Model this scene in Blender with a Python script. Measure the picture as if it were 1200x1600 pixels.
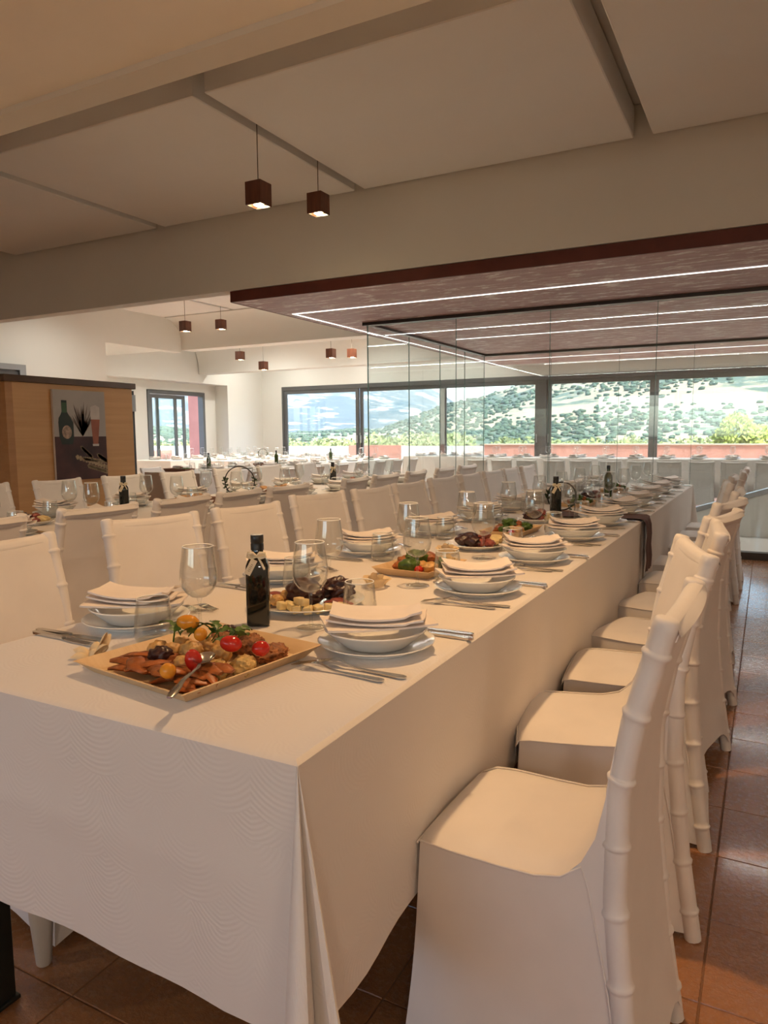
import bpy, math, random
from mathutils import Vector, Matrix, noise as mnoise
random.seed(11)
PI = math.pi
scene = bpy.context.scene
for _o in list(bpy.data.objects):
    bpy.data.objects.remove(_o)
COL = scene.collection

# ------------------------------------------------------------------ camera
F_PX, YAW, PITCH, ROLL, EYE = 1127.4, math.radians(27.967), math.radians(-6.149), math.radians(-0.432), 1.2
_f = Vector((-math.sin(YAW) * math.cos(PITCH), math.cos(YAW) * math.cos(PITCH), math.sin(PITCH)))
_r = Vector((math.cos(YAW), math.sin(YAW), 0)); _u = _r.cross(_f)
_r2 = _r * math.cos(ROLL) + _u * math.sin(ROLL); _u2 = -_r * math.sin(ROLL) + _u * math.cos(ROLL)
cam_data = bpy.data.cameras.new('camera')
cam_data.sensor_fit = 'VERTICAL'; cam_data.sensor_height = 24.0; cam_data.sensor_width = 18.0
cam_data.lens = F_PX / 1600.0 * 24.0; cam_data.clip_start = 0.05; cam_data.clip_end = 8000
cam = bpy.data.objects.new('camera', cam_data); COL.objects.link(cam)
cam.matrix_world = Matrix(((_r2.x, _u2.x, -_f.x, 0), (_r2.y, _u2.y, -_f.y, 0), (_r2.z, _u2.z, -_f.z, EYE), (0, 0, 0, 1)))
scene.camera = cam

# ------------------------------------------------------------------ world, sun, exposure
world = bpy.data.worlds.new('sky'); scene.world = world; world.use_nodes = True
wn = world.node_tree; wn.nodes.clear()
w_out = wn.nodes.new('ShaderNodeOutputWorld'); w_bg = wn.nodes.new('ShaderNodeBackground')
w_sky = wn.nodes.new('ShaderNodeTexSky'); w_sky.sky_type = 'NISHITA'; w_sky.sun_disc = False
w_sky.sun_elevation = math.radians(58); w_sky.sun_rotation = math.radians(105)
w_sky.air_density = 1.0; w_sky.dust_density = 2.0; w_sky.altitude = 100
w_bg.inputs['Strength'].default_value = 0.70
wn.links.new(w_sky.outputs[0], w_bg.inputs[0]); wn.links.new(w_bg.outputs[0], w_out.inputs[0])

def new_light(name, kind, loc, power, color=(1, 1, 1), rot=(0, 0, 0), **kw):
    d = bpy.data.lights.new(name, kind); d.energy = power; d.color = color
    for k, v in kw.items():
        setattr(d, k, v)
    o = bpy.data.objects.new(name, d); COL.objects.link(o); o.location = loc; o.rotation_euler = rot
    return o

new_light('sun', 'SUN', (30, -40, 60), 7.5, (1.0, 0.95, 0.86), (math.radians(34), 0, math.radians(72)), angle=math.radians(0.6))
vs = scene.view_settings
vs.view_transform = 'Standard'; vs.look = 'None'; vs.gamma = 1.0; vs.use_curve_mapping = False; vs.exposure = 0.55
scene.cycles.transparent_max_bounces = 24
scene.cycles.max_bounces = 10; scene.cycles.diffuse_bounces = 5; scene.cycles.glossy_bounces = 4; scene.cycles.transmission_bounces = 6
scene.cycles.caustics_reflective = False; scene.cycles.caustics_refractive = False
scene.cycles.sample_clamp_indirect = 4.0

# ------------------------------------------------------------------ materials
class NT:
    def __init__(s, name):
        s.m = bpy.data.materials.new(name); s.m.use_nodes = True
        s.t = s.m.node_tree; s.t.nodes.clear()
        s.out = s.t.nodes.new('ShaderNodeOutputMaterial')
    def n(s, kind, **kw):
        x = s.t.nodes.new(kind)
        for k, v in kw.items():
            if k in x.inputs.keys():
                s.put(x.inputs[k], v)
            else:
                setattr(x, k, v)
        return x
    def put(s, sock, v):
        if isinstance(v, bpy.types.NodeSocket):
            s.t.links.new(v, sock)
        elif isinstance(v, bpy.types.Node):
            s.t.links.new(v.outputs[0], sock)
        else:
            if isinstance(v, tuple) and len(v) == 3 and sock.type == 'RGBA':
                v = (*v, 1)
            sock.default_value = v
    def math(s, op, a, b=0.0, c=0.0):
        x = s.t.nodes.new('ShaderNodeMath'); x.operation = op
        for i, v in enumerate((a, b, c)):
            s.put(x.inputs[i], v)
        return x.outputs[0]
    def mix(s, fac, a, b):
        x = s.t.nodes.new('ShaderNodeMix'); x.data_type = 'RGBA'
        s.put(x.inputs[0], fac); s.put(x.inputs[6], a); s.put(x.inputs[7], b)
        return x.outputs[2]
    def ramp(s, fac, stops):
        x = s.t.nodes.new('ShaderNodeValToRGB'); s.put(x.inputs[0], fac)
        el = x.color_ramp.elements
        while len(el) < len(stops):
            el.new(0.5)
        for e, (p, c) in zip(el, stops):
            e.position = p; e.color = (*c, 1) if len(c) == 3 else c
        return x.outputs[0]
    def coord(s, kind='Object'):
        return s.t.nodes.new('ShaderNodeTexCoord').outputs[kind]
    def noise(s, vec, scale, detail=4, rough=0.5):
        x = s.n('ShaderNodeTexNoise', Vector=vec, Scale=scale, Detail=detail, Roughness=rough)
        return x.outputs['Fac']
    def mapping(s, vec, scale=(1, 1, 1), loc=(0, 0, 0), rot=(0, 0, 0)):
        x = s.n('ShaderNodeMapping', Vector=vec)
        x.inputs['Scale'].default_value = scale; x.inputs['Location'].default_value = loc; x.inputs['Rotation'].default_value = rot
        return x.outputs[0]
    def bump(s, h, strength, dist=0.01):
        return s.n('ShaderNodeBump', Height=h, Strength=strength, Distance=dist).outputs[0]
    def bsdf(s, color, rough=0.5, metal=0.0, normal=None, **kw):
        b = s.n('ShaderNodeBsdfPrincipled')
        s.put(b.inputs['Base Color'], color); s.put(b.inputs['Roughness'], rough); s.put(b.inputs['Metallic'], metal)
        if normal is not None:
            s.put(b.inputs['Normal'], normal)
        for k, v in kw.items():
            s.put(b.inputs[k.replace('_', ' ')], v)
        s.t.links.new(b.outputs[0], s.out.inputs[0])
        return s.m

def plain(name, color, rough=0.5, metal=0.0, var=0.08, nscale=6.0, bump=0.0, bscale=60.0, bdist=0.005, **kw):
    s = NT(name); c = s.coord()
    nz = s.noise(c, nscale, 4)
    dark = tuple(v * (1 - var) for v in color); lite = tuple(min(1, v * (1 + var)) for v in color)
    col = s.ramp(nz, [(0.3, dark), (0.7, lite)])
    nrm = s.bump(s.noise(c, bscale, 3), bump, bdist) if bump else None
    return s.bsdf(col, rough, metal, nrm, **kw)

def thin_glass(name, tint, lo=0.04, hi=0.8, power=3.0, edge=(0.75, 0.78, 0.76)):
    s = NT(name)
    lw = s.n('ShaderNodeLayerWeight', Blend=0.5).outputs['Facing']
    fp = s.math('POWER', lw, power)
    tr = s.n('ShaderNodeBsdfTransparent', Color=s.mix(fp, tint, edge))
    gl = s.n('ShaderNodeBsdfGlossy', Color=(1, 1, 1), Roughness=0.01)
    fac = s.math('MULTIPLY_ADD', fp, hi, lo)
    mx = s.n('ShaderNodeMixShader'); s.put(mx.inputs[0], fac)
    s.t.links.new(tr.outputs[0], mx.inputs[1]); s.t.links.new(gl.outputs[0], mx.inputs[2])
    s.t.links.new(mx.outputs[0], s.out.inputs[0])
    return s.m

def emissive(name, color, strength):
    s = NT(name); e = s.n('ShaderNodeEmission', Color=color, Strength=strength)
    s.t.links.new(e.outputs[0], s.out.inputs[0]); return s.m

MT = {}
def cloth_jacquard():
    s = NT('jacquard_cloth'); uv = s.n('ShaderNodeUVMap').outputs[0]
    sep = s.n('ShaderNodeSeparateXYZ', Vector=uv)
    u = s.math('DIVIDE', sep.outputs[0], 0.125); v = s.math('DIVIDE', sep.outputs[1], 0.16)
    row = s.math('FLOOR', v); par = s.math('MULTIPLY', s.math('MODULO', row, 2.0), 0.5)
    fx = s.math('SUBTRACT', s.math('FRACT', s.math('ADD', u, par)), 0.5)
    fy = s.math('FRACT', v)
    # concentric fans hanging from the top corner of every scale
    r1 = s.math('SQRT', s.math('ADD', s.math('POWER', s.math('ABSOLUTE', fx), 2.0), s.math('POWER', s.math('SUBTRACT', 1.12, fy), 2.0)))
    r2 = s.math('SQRT', s.math('ADD', s.math('POWER', s.math('SUBTRACT', 0.62, s.math('ABSOLUTE', fx)), 2.0), s.math('POWER', s.math('SUBTRACT', 0.75, fy), 2.0)))
    sel = s.math('LESS_THAN', r1, 0.95)
    ring = s.math('ADD', s.math('MULTIPLY', s.math('SINE', s.math('MULTIPLY', r1, 110.0)), sel),
                  s.math('MULTIPLY', s.math('SINE', s.math('MULTIPLY', r2, 120.0)), s.math('SUBTRACT', 1.0, sel)))
    mask = s.ramp(s.noise(uv, 9.0, 2), [(0.42, (0, 0, 0)), (0.62, (1, 1, 1))])
    h = s.math('MULTIPLY', ring, mask)
    weave = s.noise(uv, 420.0, 2)
    hh = s.math('ADD', s.math('MULTIPLY', h, 0.5), s.math('MULTIPLY', weave, 0.35))
    col = s.mix(s.math('MULTIPLY_ADD', h, 0.10, 0.4), (0.70, 0.64, 0.585), (0.80, 0.75, 0.70))
    return s.bsdf(col, 0.62, 0.0, s.bump(hh, 0.28, 0.0012), Sheen_Weight=0.15)

def wood(name, c1, c2, scale=(1, 1, 1), rough=0.45, k=3.0):
    s = NT(name); c = s.mapping(s.coord(), scale)
    w = s.noise(c, k, 6, 0.6)
    return s.bsdf(s.ramp(w, [(0.3, c1), (0.7, c2)]), rough, 0, s.bump(w, 0.1, 0.003))

def red_slab():
    s = NT('red_brushed_plaster'); c = s.mapping(s.coord(), (1.2, 9.0, 9.0))
    n1 = s.noise(c, 1.6, 6, 0.65); n2 = s.noise(s.mapping(s.coord(), (1.5, 4.6, 1)), 2.4, 8, 0.72)
    base = s.ramp(n1, [(0.3, (0.30, 0.150, 0.132)), (0.7, (0.46, 0.28, 0.25))])
    streak = s.ramp(n2, [(0.535, (0, 0, 0)), (0.60, (1, 1, 1))])
    return s.bsdf(s.mix(s.math('MULTIPLY', streak, 0.9), base, (0.74, 0.65, 0.61)), 0.5, 0, s.bump(n2, 0.12, 0.004), Specular_IOR_Level=0.25)

def floor_tile_mat():
    s = NT('terracotta_stoneware'); c = s.coord('Object')
    inf = s.n('ShaderNodeObjectInfo').outputs['Random']
    p = s.n('ShaderNodeVectorMath', operation='ADD'); s.put(p.inputs[0], c)
    cmb = s.n('ShaderNodeCombineXYZ', X=s.math('MULTIPLY', inf, 37.0), Y=s.math('MULTIPLY', inf, 11.0)); s.put(p.inputs[1], cmb.outputs[0])
    n1 = s.noise(p.outputs[0], 3.0, 6, 0.6); n2 = s.noise(p.outputs[0], 55.0, 5, 0.7)
    col = s.mix(s.math('MULTIPLY', inf, 0.45), s.ramp(n1, [(0.25, (0.26, 0.105, 0.036)), (0.75, (0.42, 0.19, 0.075))]), (0.30, 0.145, 0.065))
    rg = s.ramp(n2, [(0.35, (0.16, 0.16, 0.16)), (0.7, (0.36, 0.36, 0.36))])
    return s.bsdf(col, rg, 0, s.bump(s.math('ADD', n2, s.math('MULTIPLY', n1, 0.6)), 0.55, 0.004), Coat_Weight=0.55, Coat_Roughness=0.10)

def floor_far_mat():
    s = NT('stoneware_far'); c = s.coord('Object')
    br = s.n('ShaderNodeTexBrick', Vector=c, offset=0.5)
    br.inputs['Scale'].default_value = 1.0; br.inputs['Brick Width'].default_value = 0.6; br.inputs['Row Height'].default_value = 0.3
    br.inputs['Mortar Size'].default_value = 0.004
    br.inputs['Color1'].default_value = (0.30, 0.13, 0.052, 1); br.inputs['Color2'].default_value = (0.38, 0.18, 0.075, 1); br.inputs['Mortar'].default_value = (0.17, 0.09, 0.045, 1)
    n2 = s.noise(c, 55.0, 4, 0.7)
    return s.bsdf(br.outputs[0], s.ramp(n2, [(0.35, (0.16, 0.16, 0.16)), (0.7, (0.36, 0.36, 0.36))]), 0, s.bump(n2, 0.5, 0.004), Coat_Weight=0.55, Coat_Roughness=0.10)

def hill_mat(name, greens, tan, thr, scale, fields=0.0):
    s = NT(name); c = s.coord('Object')
    n1 = s.noise(c, scale, 9, 0.68); n2 = s.noise(c, scale * 0.22, 5, 0.55); n3 = s.noise(c, scale * 9, 4, 0.7)
    g = s.ramp(n3, [(0.3, greens[0]), (0.7, greens[1])])
    t = s.ramp(n3, [(0.3, tuple(v * 0.8 for v in tan)), (0.7, tan)])
    f = s.ramp(s.math('MULTIPLY_ADD', n2, fields, n1), [(thr, (0, 0, 0)), (thr + 0.05, (1, 1, 1))])
    return s.bsdf(s.mix(f, g, t), 0.95)

MT['cloth'] = cloth_jacquard()
MT['cover'] = plain('stretch_chair_cover', (0.77, 0.72, 0.68), 0.6, 0, 0.03, 9, 0.12, 900, 0.0006, Sheen_Weight=0.2)
MT['napkin'] = plain('napkin_cotton', (0.80, 0.72, 0.66), 0.75, 0, 0.04, 20, 0.2, 700, 0.0008)
MT['china'] = plain('white_china', (0.80, 0.79, 0.76), 0.12, 0, 0.015, 4)
MT['steel'] = plain('cutlery_steel', (0.62, 0.60, 0.57), 0.16, 1.0, 0.05, 30)
MT['glass'] = thin_glass('drinking_glass', (0.97, 0.975, 0.97), 0.05, 0.55, 2.4, (0.80, 0.81, 0.80))
MT['rimglint'] = plain('painted_rim_glint', (0.95, 0.955, 0.95), 0.2, 0, 0.01, 5)  # opaque white puts the bright reflection of the rims into the colour
MT['pane'] = thin_glass('window_pane', (0.95, 0.985, 0.975), 0.035, 0.6, 4.0, (0.85, 0.93, 0.9))
MT['glasswall'] = thin_glass('toughened_glass', (0.968, 0.985, 0.985), 0.05, 0.6, 4.0, (0.72, 0.84, 0.84))
MT['glassedge'] = plain('glass_edge', (0.10, 0.17, 0.15), 0.1, 0, 0.05, 4)
MT['ceil'] = plain('ceiling_paint', (0.72, 0.69, 0.645), 0.85, 0, 0.02, 1.2, 0.05, 90, 0.002)
MT['panel'] = plain('acoustic_panel', (0.86, 0.86, 0.84), 0.9, 0, 0.02, 1.0, 0.08, 200, 0.001)
MT['beam'] = plain('beam_plaster', (0.75, 0.74, 0.69), 0.85, 0, 0.02, 1.1, 0.05, 80, 0.002)
MT['soffit'] = plain('tan_soffit', (0.93, 0.91, 0.84), 0.8, 0, 0.03, 2.0, 0.12, 60, 0.002)
MT['wall'] = plain('wall_paint', (0.80, 0.795, 0.745), 0.85, 0, 0.015, 1.2, 0.05, 80, 0.002)
MT['dark'] = plain('painted_gap_shade', (0.02, 0.018, 0.016), 0.7, 0, 0.1, 4)  # near-black that stands in for shade in the ceiling gap
MT['track'] = plain('dark_bronze_track', (0.055, 0.046, 0.040), 0.4, 0.6, 0.1, 4)
MT['alu'] = plain('grey_aluminium', (0.115, 0.118, 0.120), 0.38, 0.3, 0.06, 3)
MT['alulight'] = plain('light_aluminium', (0.42, 0.43, 0.44), 0.3, 0.6, 0.05, 3)
MT['slab'] = red_slab()
MT['slabedge'] = plain('red_slab_edge', (0.115, 0.024, 0.014), 0.5, 0, 0.15, 8)
MT['led'] = emissive('led_strip', (1.0, 0.97, 0.9), 1.5)
MT['lampwood'] = wood('pendant_mahogany', (0.085, 0.024, 0.011), (0.17, 0.055, 0.025), (6, 6, 1), 0.4, 5)
MT['bulb'] = emissive('bulb_warm', (1.0, 0.78, 0.42), 22.0)
MT['bulbcool'] = emissive('bulb_neutral', (1.0, 0.95, 0.86), 14.0)
MT['globe'] = emissive('fill_globe_glow', (1.0, 0.85, 0.66), 1.2)  # glow of the fill globes added out of view
MT['cable'] = plain('lamp_cable', (0.10, 0.075, 0.05), 0.6, 0, 0.1, 5)
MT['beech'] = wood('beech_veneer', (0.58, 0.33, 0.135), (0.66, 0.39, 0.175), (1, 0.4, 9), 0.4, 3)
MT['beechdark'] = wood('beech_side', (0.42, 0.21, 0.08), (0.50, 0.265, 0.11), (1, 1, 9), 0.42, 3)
MT['walnut'] = wood('dark_walnut_top', (0.070, 0.038, 0.020), (0.12, 0.068, 0.036), (4, 1, 1), 0.4, 4)
MT['palm'] = wood('palm_leaf_tray', (0.60, 0.40, 0.21), (0.72, 0.52, 0.30), (2, 14, 2), 0.55, 3)
MT['board'] = wood('brown_tray', (0.17, 0.060, 0.028), (0.27, 0.11, 0.055), (3, 12, 2), 0.5, 3)
MT['bottle'] = plain('black_glass', (0.010, 0.011, 0.008), 0.06, 0, 0.1, 4, Coat_Weight=0.6)
MT['green'] = plain('green_bottle_glass', (0.035, 0.055, 0.010), 0.06, 0, 0.15, 4, Coat_Weight=0.5)
MT['cap'] = plain('black_cap', (0.012, 0.012, 0.012), 0.35, 0, 0.1, 10)
MT['captop'] = plain('pale_cap_top', (0.66, 0.65, 0.62), 0.25, 0.3, 0.05, 10)
MT['ribbon'] = plain('cream_ribbon', (0.75, 0.64, 0.45), 0.7, 0, 0.06, 60)
MT['ink'] = plain('brown_ink', (0.25, 0.12, 0.07), 0.8, 0, 0.05, 60)
MT['rose'] = plain('cream_fabric_rose', (0.74, 0.58, 0.36), 0.75, 0, 0.1, 50, 0.2, 200, 0.001)
MT['brown'] = plain('brown_cloth', (0.105, 0.050, 0.040), 0.85, 0, 0.15, 12, 0.3, 300, 0.002)
MT['wire'] = plain('black_wire', (0.020, 0.017, 0.014), 0.5, 0.3, 0.1, 9)
MT['leaf'] = plain('dark_leaf', (0.035, 0.060, 0.018), 0.55, 0, 0.3, 30)
MT['rocket'] = plain('rocket_green', (0.060, 0.115, 0.014), 0.45, 0, 0.35, 50)
MT['tomato'] = plain('red_tomato', (0.48, 0.022, 0.012), 0.12, 0, 0.15, 20)
MT['ytomato'] = plain('yellow_tomato', (0.66, 0.27, 0.025), 0.14, 0, 0.12, 20)
MT['carrot'] = plain('roast_carrot', (0.30, 0.082, 0.016), 0.42, 0, 0.45, 60, 0.5, 160, 0.002)
MT['fritter'] = plain('fried_fritter', (0.30, 0.105, 0.028), 0.6, 0, 0.5, 90, 0.8, 220, 0.003)
MT['cauli'] = plain('roast_cauliflower', (0.58, 0.38, 0.13), 0.55, 0, 0.35, 60, 0.6, 180, 0.003)
MT['potato'] = plain('golden_potato', (0.52, 0.29, 0.09), 0.45, 0, 0.3, 50, 0.4, 150, 0.002)
MT['beet'] = plain('dark_purple_salad', (0.042, 0.012, 0.010), 0.32, 0, 0.4, 60, 0.5, 120, 0.003)
MT['cheese'] = plain('pale_cheese', (0.72, 0.56, 0.27), 0.5, 0, 0.1, 50, 0.2, 120, 0.001)
MT['ham'] = plain('cured_meat', (0.24, 0.055, 0.040), 0.4, 0, 0.45, 45, 0.2, 120, 0.001)
MT['bread'] = plain('bread_crust', (0.50, 0.26, 0.10), 0.7, 0, 0.3, 40, 0.5, 120, 0.002)
MT['legwhite'] = plain('white_table_leg', (0.62, 0.61, 0.58), 0.4, 0, 0.05, 8)
MT['tabletop'] = plain('table_board', (0.36, 0.30, 0.24), 0.6, 0, 0.1, 4)
MT['post'] = plain('dark_steel_post', (0.035, 0.038, 0.032), 0.4, 0.5, 0.1, 4)
MT['parapet'] = plain('terrace_white_render', (0.78, 0.77, 0.74), 0.9, 0, 0.03, 2)
MT['parared'] = plain('terrace_red_render', (0.56, 0.25, 0.19), 0.9, 0, 0.1, 2)
MT['coping'] = plain('parapet_coping', (0.62, 0.48, 0.36), 0.8, 0, 0.06, 3)
MT['terrace'] = plain('terrace_tile', (0.60, 0.52, 0.44), 0.8, 0, 0.1, 2)
MT['stair'] = plain('stair_white', (0.78, 0.77, 0.72), 0.6, 0, 0.02, 2)
MT['tree'] = plain('yellow_green_leaves', (0.34, 0.36, 0.075), 0.8, 0, 0.4, 1.5)
MT['treegreen'] = plain('mid_green_leaves', (0.25, 0.27, 0.10), 0.85, 0, 0.4, 0.7)
MT['hillgreen'] = plain('scrub_green', (0.060, 0.095, 0.055), 0.95, 0, 0.4, 0.4)
MT['bark'] = plain('bark', (0.14, 0.10, 0.07), 0.9, 0, 0.2, 5)
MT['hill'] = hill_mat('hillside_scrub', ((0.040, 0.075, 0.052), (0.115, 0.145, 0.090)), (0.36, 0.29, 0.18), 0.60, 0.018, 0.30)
MT['mount'] = hill_mat('haze_tinted_scrub', ((0.014, 0.036, 0.045), (0.045, 0.072, 0.075)), (0.34, 0.32, 0.29), 0.56, 0.016, 0.06)  # the blue cast of distance haze is mixed into these scrub colours
MT['grout'] = plain('floor_grout', (0.19, 0.095, 0.045), 0.85, 0, 0.1, 8)
MT['tile'] = floor_tile_mat(); MT['floorfar'] = floor_far_mat()
MT['pic_bg'] = plain('print_grey', (0.42, 0.39, 0.36), 0.6, 0, 0.08, 3)
MT['pic_edge'] = plain('canvas_edge', (0.60, 0.52, 0.46), 0.7, 0, 0.05, 5)
MT['pic_table'] = plain('print_brown', (0.060, 0.022, 0.020), 0.6, 0, 0.5, 6)
MT['pic_bottle'] = plain('print_bottle', (0.010, 0.020, 0.010), 0.5, 0, 0.2, 6)
MT['pic_green'] = plain('print_bottle_green', (0.035, 0.085, 0.030), 0.5, 0, 0.2, 6)
MT['pic_label'] = plain('print_label', (0.38, 0.27, 0.19), 0.6, 0, 0.5, 40)
MT['pic_beer'] = plain('print_beer', (0.36, 0.11, 0.055), 0.5, 0, 0.2, 6)
MT['pic_foam'] = plain('print_foam', (0.55, 0.50, 0.46), 0.6, 0, 0.1, 10)
MT['pic_wheat'] = plain('print_wheat', (0.36, 0.27, 0.16), 0.6, 0, 0.3, 60)
MT['pic_grass'] = plain('print_grass', (0.13, 0.095, 0.075), 0.6, 0, 0.3, 30)
MT['fridge'] = plain('cooler_body', (0.045, 0.046, 0.046), 0.35, 0.4, 0.1, 5)

# ------------------------------------------------------------------ mesh building
class MB:
    def __init__(s):
        s.v = []; s.f = []; s.uv = None; s.mi = []; s.cur = 0
    def face(s, *idx):
        s.f.append(tuple(idx)); s.mi.append(s.cur)
    def box(s, x0, x1, y0, y1, z0, z1):
        b = len(s.v)
        s.v += [(x0, y0, z0), (x1, y0, z0), (x1, y1, z0), (x0, y1, z0), (x0, y0, z1), (x1, y0, z1), (x1, y1, z1), (x0, y1, z1)]
        for q in ((3, 2, 1, 0), (4, 5, 6, 7), (0, 1, 5, 4), (1, 2, 6, 5), (2, 3, 7, 6), (3, 0, 4, 7)):
            s.face(*[b + i for i in q])
        return s
    def bevbox(s, x0, x1, y0, y1, z0, z1, r):
        prof = [(0, r), (0, -r)]
        pts = []
        for cx, cy, a0 in ((x1 - r, y1 - r, 0), (x0 + r, y1 - r, 90), (x0 + r, y0 + r, 180), (x1 - r, y0 + r, 270)):
            for k in range(4):
                a = math.radians(a0 + 30 * k); pts.append((cx, cy, math.cos(a), math.sin(a)))
        rings = [(z0, r * 0.4), (z0 + r * 0.5, r), (z1 - r * 0.5, r), (z1, r * 0.4)]
        b = len(s.v); n = len(pts)
        for z, rr in rings:
            s.v += [(cx + rr * ca, cy + rr * sa, z) for cx, cy, ca, sa in pts]
        for k in range(3):
            for i in range(n):
                j = (i + 1) % n
                s.face(b + k * n + i, b + k * n + j, b + (k + 1) * n + j, b + (k + 1) * n + i)
        s.face(*[b + i for i in reversed(range(n))]); s.face(*[b + 3 * n + i for i in range(n)])
        return s
    def lathe(s, prof, seg=24, cx=0, cy=0, cz=0, cap0=False, cap1=False, sx=1, sy=1):
        b = len(s.v)
        for r, z in prof:
            for i in range(seg):
                a = 2 * PI * i / seg
                s.v.append((cx + r * math.cos(a) * sx, cy + r * math.sin(a) * sy, cz + z))
        for k in range(len(prof) - 1):
            for i in range(seg):
                j = (i + 1) % seg
                s.face(b + k * seg + i, b + k * seg + j, b + (k + 1) * seg + j, b + (k + 1) * seg + i)
        if cap0: s.face(*[b + i for i in reversed(range(seg))])
        if cap1: s.face(*[b + (len(prof) - 1) * seg + i for i in range(seg)])
        return s
    def tube(s, path, rad, seg=8, flat=1.0, caps=True, closed=False):
        path = [Vector(p) for p in path]; n = len(path)
        rads = rad if isinstance(rad, (list, tuple)) else [rad] * n
        b = len(s.v); up = None
        for k, p in enumerate(path):
            if closed:
                t = (path[(k + 1) % n] - path[k - 1]).normalized()
            else:
                t = (path[min(k + 1, n - 1)] - path[max(k - 1, 0)]).normalized()
            if up is None:
                up = Vector((0, 0, 1)) if abs(t.z) < 0.9 else Vector((0, 1, 0))
            side = t.cross(up).normalized(); up = side.cross(t).normalized()
            for i in range(seg):
                a = 2 * PI * i / seg
                s.v.append(tuple(p + side * (math.cos(a) * rads[k]) + up * (math.sin(a) * rads[k] * flat)))
        m = n if closed else n - 1
        for k in range(m):
            k2 = (k + 1) % n
            for i in range(seg):
                j = (i + 1) % seg
                s.face(b + k * seg + i, b + k * seg + j, b + k2 * seg + j, b + k2 * seg + i)
        if caps and not closed:
            s.face(*[b + i for i in reversed(range(seg))]); s.face(*[b + (n - 1) * seg + i for i in range(seg)])
        return s
    def grid(s, fn, nu, nv):
        b = len(s.v)
        for j in range(nv + 1):
            for i in range(nu + 1):
                s.v.append(tuple(fn(i / nu, j / nv)))
        for j in range(nv):
            for i in range(nu):
                a = b + j * (nu + 1) + i
                s.face(a, a + 1, a + nu + 2, a + nu + 1)
        return s
    def prism(s, pts, z0, z1):
        b = len(s.v); n = len(pts)
        s.v += [(x, y, z0) for x, y in pts] + [(x, y, z1) for x, y in pts]
        s.face(*[b + i for i in reversed(range(n))]); s.face(*[b + n + i for i in range(n)])
        for i in range(n):
            j = (i + 1) % n; s.face(b + i, b + j, b + n + j, b + n + i)
        return s
    def ico(s, c, r, sub=2, amp=0.0, freq=3.0, seed=0.0):
        vv, ff = ICO[sub]
        b = len(s.v); rx, ry, rz = r if isinstance(r, tuple) else (r, r, r)
        for x, y, z in vv:
            d = 1.0
            if amp:
                d += amp * mnoise.noise(Vector((x * freq + seed, y * freq + seed * 0.7, z * freq - seed)))
            s.v.append((c[0] + x * rx * d, c[1] + y * ry * d, c[2] + z * rz * d))
        for q in ff:
            s.face(*[b + i for i in q])
        return s
    def xf(s, M):
        s.v = [tuple(M @ Vector(p)) for p in s.v]; return s
    def mesh(s, name, mats, smooth=True, angle=40):
        me = bpy.data.meshes.new(name); me.from_pydata(s.v, [], s.f)
        if not isinstance(mats, (list, tuple)): mats = [mats]
        for m in mats: me.materials.append(MT[m] if isinstance(m, str) else m)
        if len(mats) > 1: me.polygons.foreach_set('material_index', s.mi)
        if s.uv:
            lay = me.uv_layers.new(name='UVMap')
            for lp in me.loops: lay.data[lp.index].uv = s.uv[lp.vertex_index]
        me.validate(); me.update()
        if smooth:
            me.polygons.foreach_set('use_smooth', [True] * len(me.polygons)); me.set_sharp_from_angle(angle=math.radians(angle))
        return me

def _icos():
    out = {}
    t = (1 + 5 ** 0.5) / 2
    v = [Vector(p).normalized() for p in ((-1, t, 0), (1, t, 0), (-1, -t, 0), (1, -t, 0), (0, -1, t), (0, 1, t), (0, -1, -t), (0, 1, -t), (t, 0, -1), (t, 0, 1), (-t, 0, -1), (-t, 0, 1))]
    f = [(0, 11, 5), (0, 5, 1), (0, 1, 7), (0, 7, 10), (0, 10, 11), (1, 5, 9), (5, 11, 4), (11, 10, 2), (10, 7, 6), (7, 1, 8), (3, 9, 4), (3, 4, 2), (3, 2, 6), (3, 6, 8), (3, 8, 9), (4, 9, 5), (2, 4, 11), (6, 2, 10), (8, 6, 7), (9, 8, 1)]
    out[0] = ([tuple(p) for p in v], f)
    for sub in (1, 2, 3):
        mid = {}; nf = []; v = list(v)
        def m(a, b):
            k = (min(a, b), max(a, b))
            if k not in mid:
                mid[k] = len(v); v.append(((v[a] + v[b]) / 2).normalized())
            return mid[k]
        for a, b, c in f:
            x, y, z = m(a, b), m(b, c), m(c, a); nf += [(a, x, z), (b, y, x), (c, z, y), (x, y, z)]
        f = nf; out[sub] = ([tuple(p) for p in v], f)
    return out
ICO = _icos()

def link(name, me, parent=None, loc=(0, 0, 0), rot=(0, 0, 0), scale=(1, 1, 1)):
    o = bpy.data.objects.new(name, me); COL.objects.link(o)
    o.location = loc; o.rotation_euler = rot; o.scale = scale
    if parent is not None: o.parent = parent
    return o
def tag(o, label=None, cat=None, group=None, kind=None):
    if label:
        assert 4 <= len(label.split()) <= 16, label
        o['label'] = label
    if cat: o['category'] = cat
    if group: o['group'] = group
    if kind: o['kind'] = kind
    return o
def struct(name, mb, mat, label=None, parent=None, smooth=False):
    o = link(name, mb.mesh(name, mat, smooth), parent)
    if parent is None:
        o['kind'] = 'structure'
        if label: o['label'] = label
    return o
def root(name, loc=(0, 0, 0), rz=0, kind=None, label=None, cat=None, group=None, scale=(1, 1, 1)):
    o = link(name, None, None, loc, (0, 0, rz), scale); o.empty_display_size = 0.05
    return tag(o, label, cat, group, kind)
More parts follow.
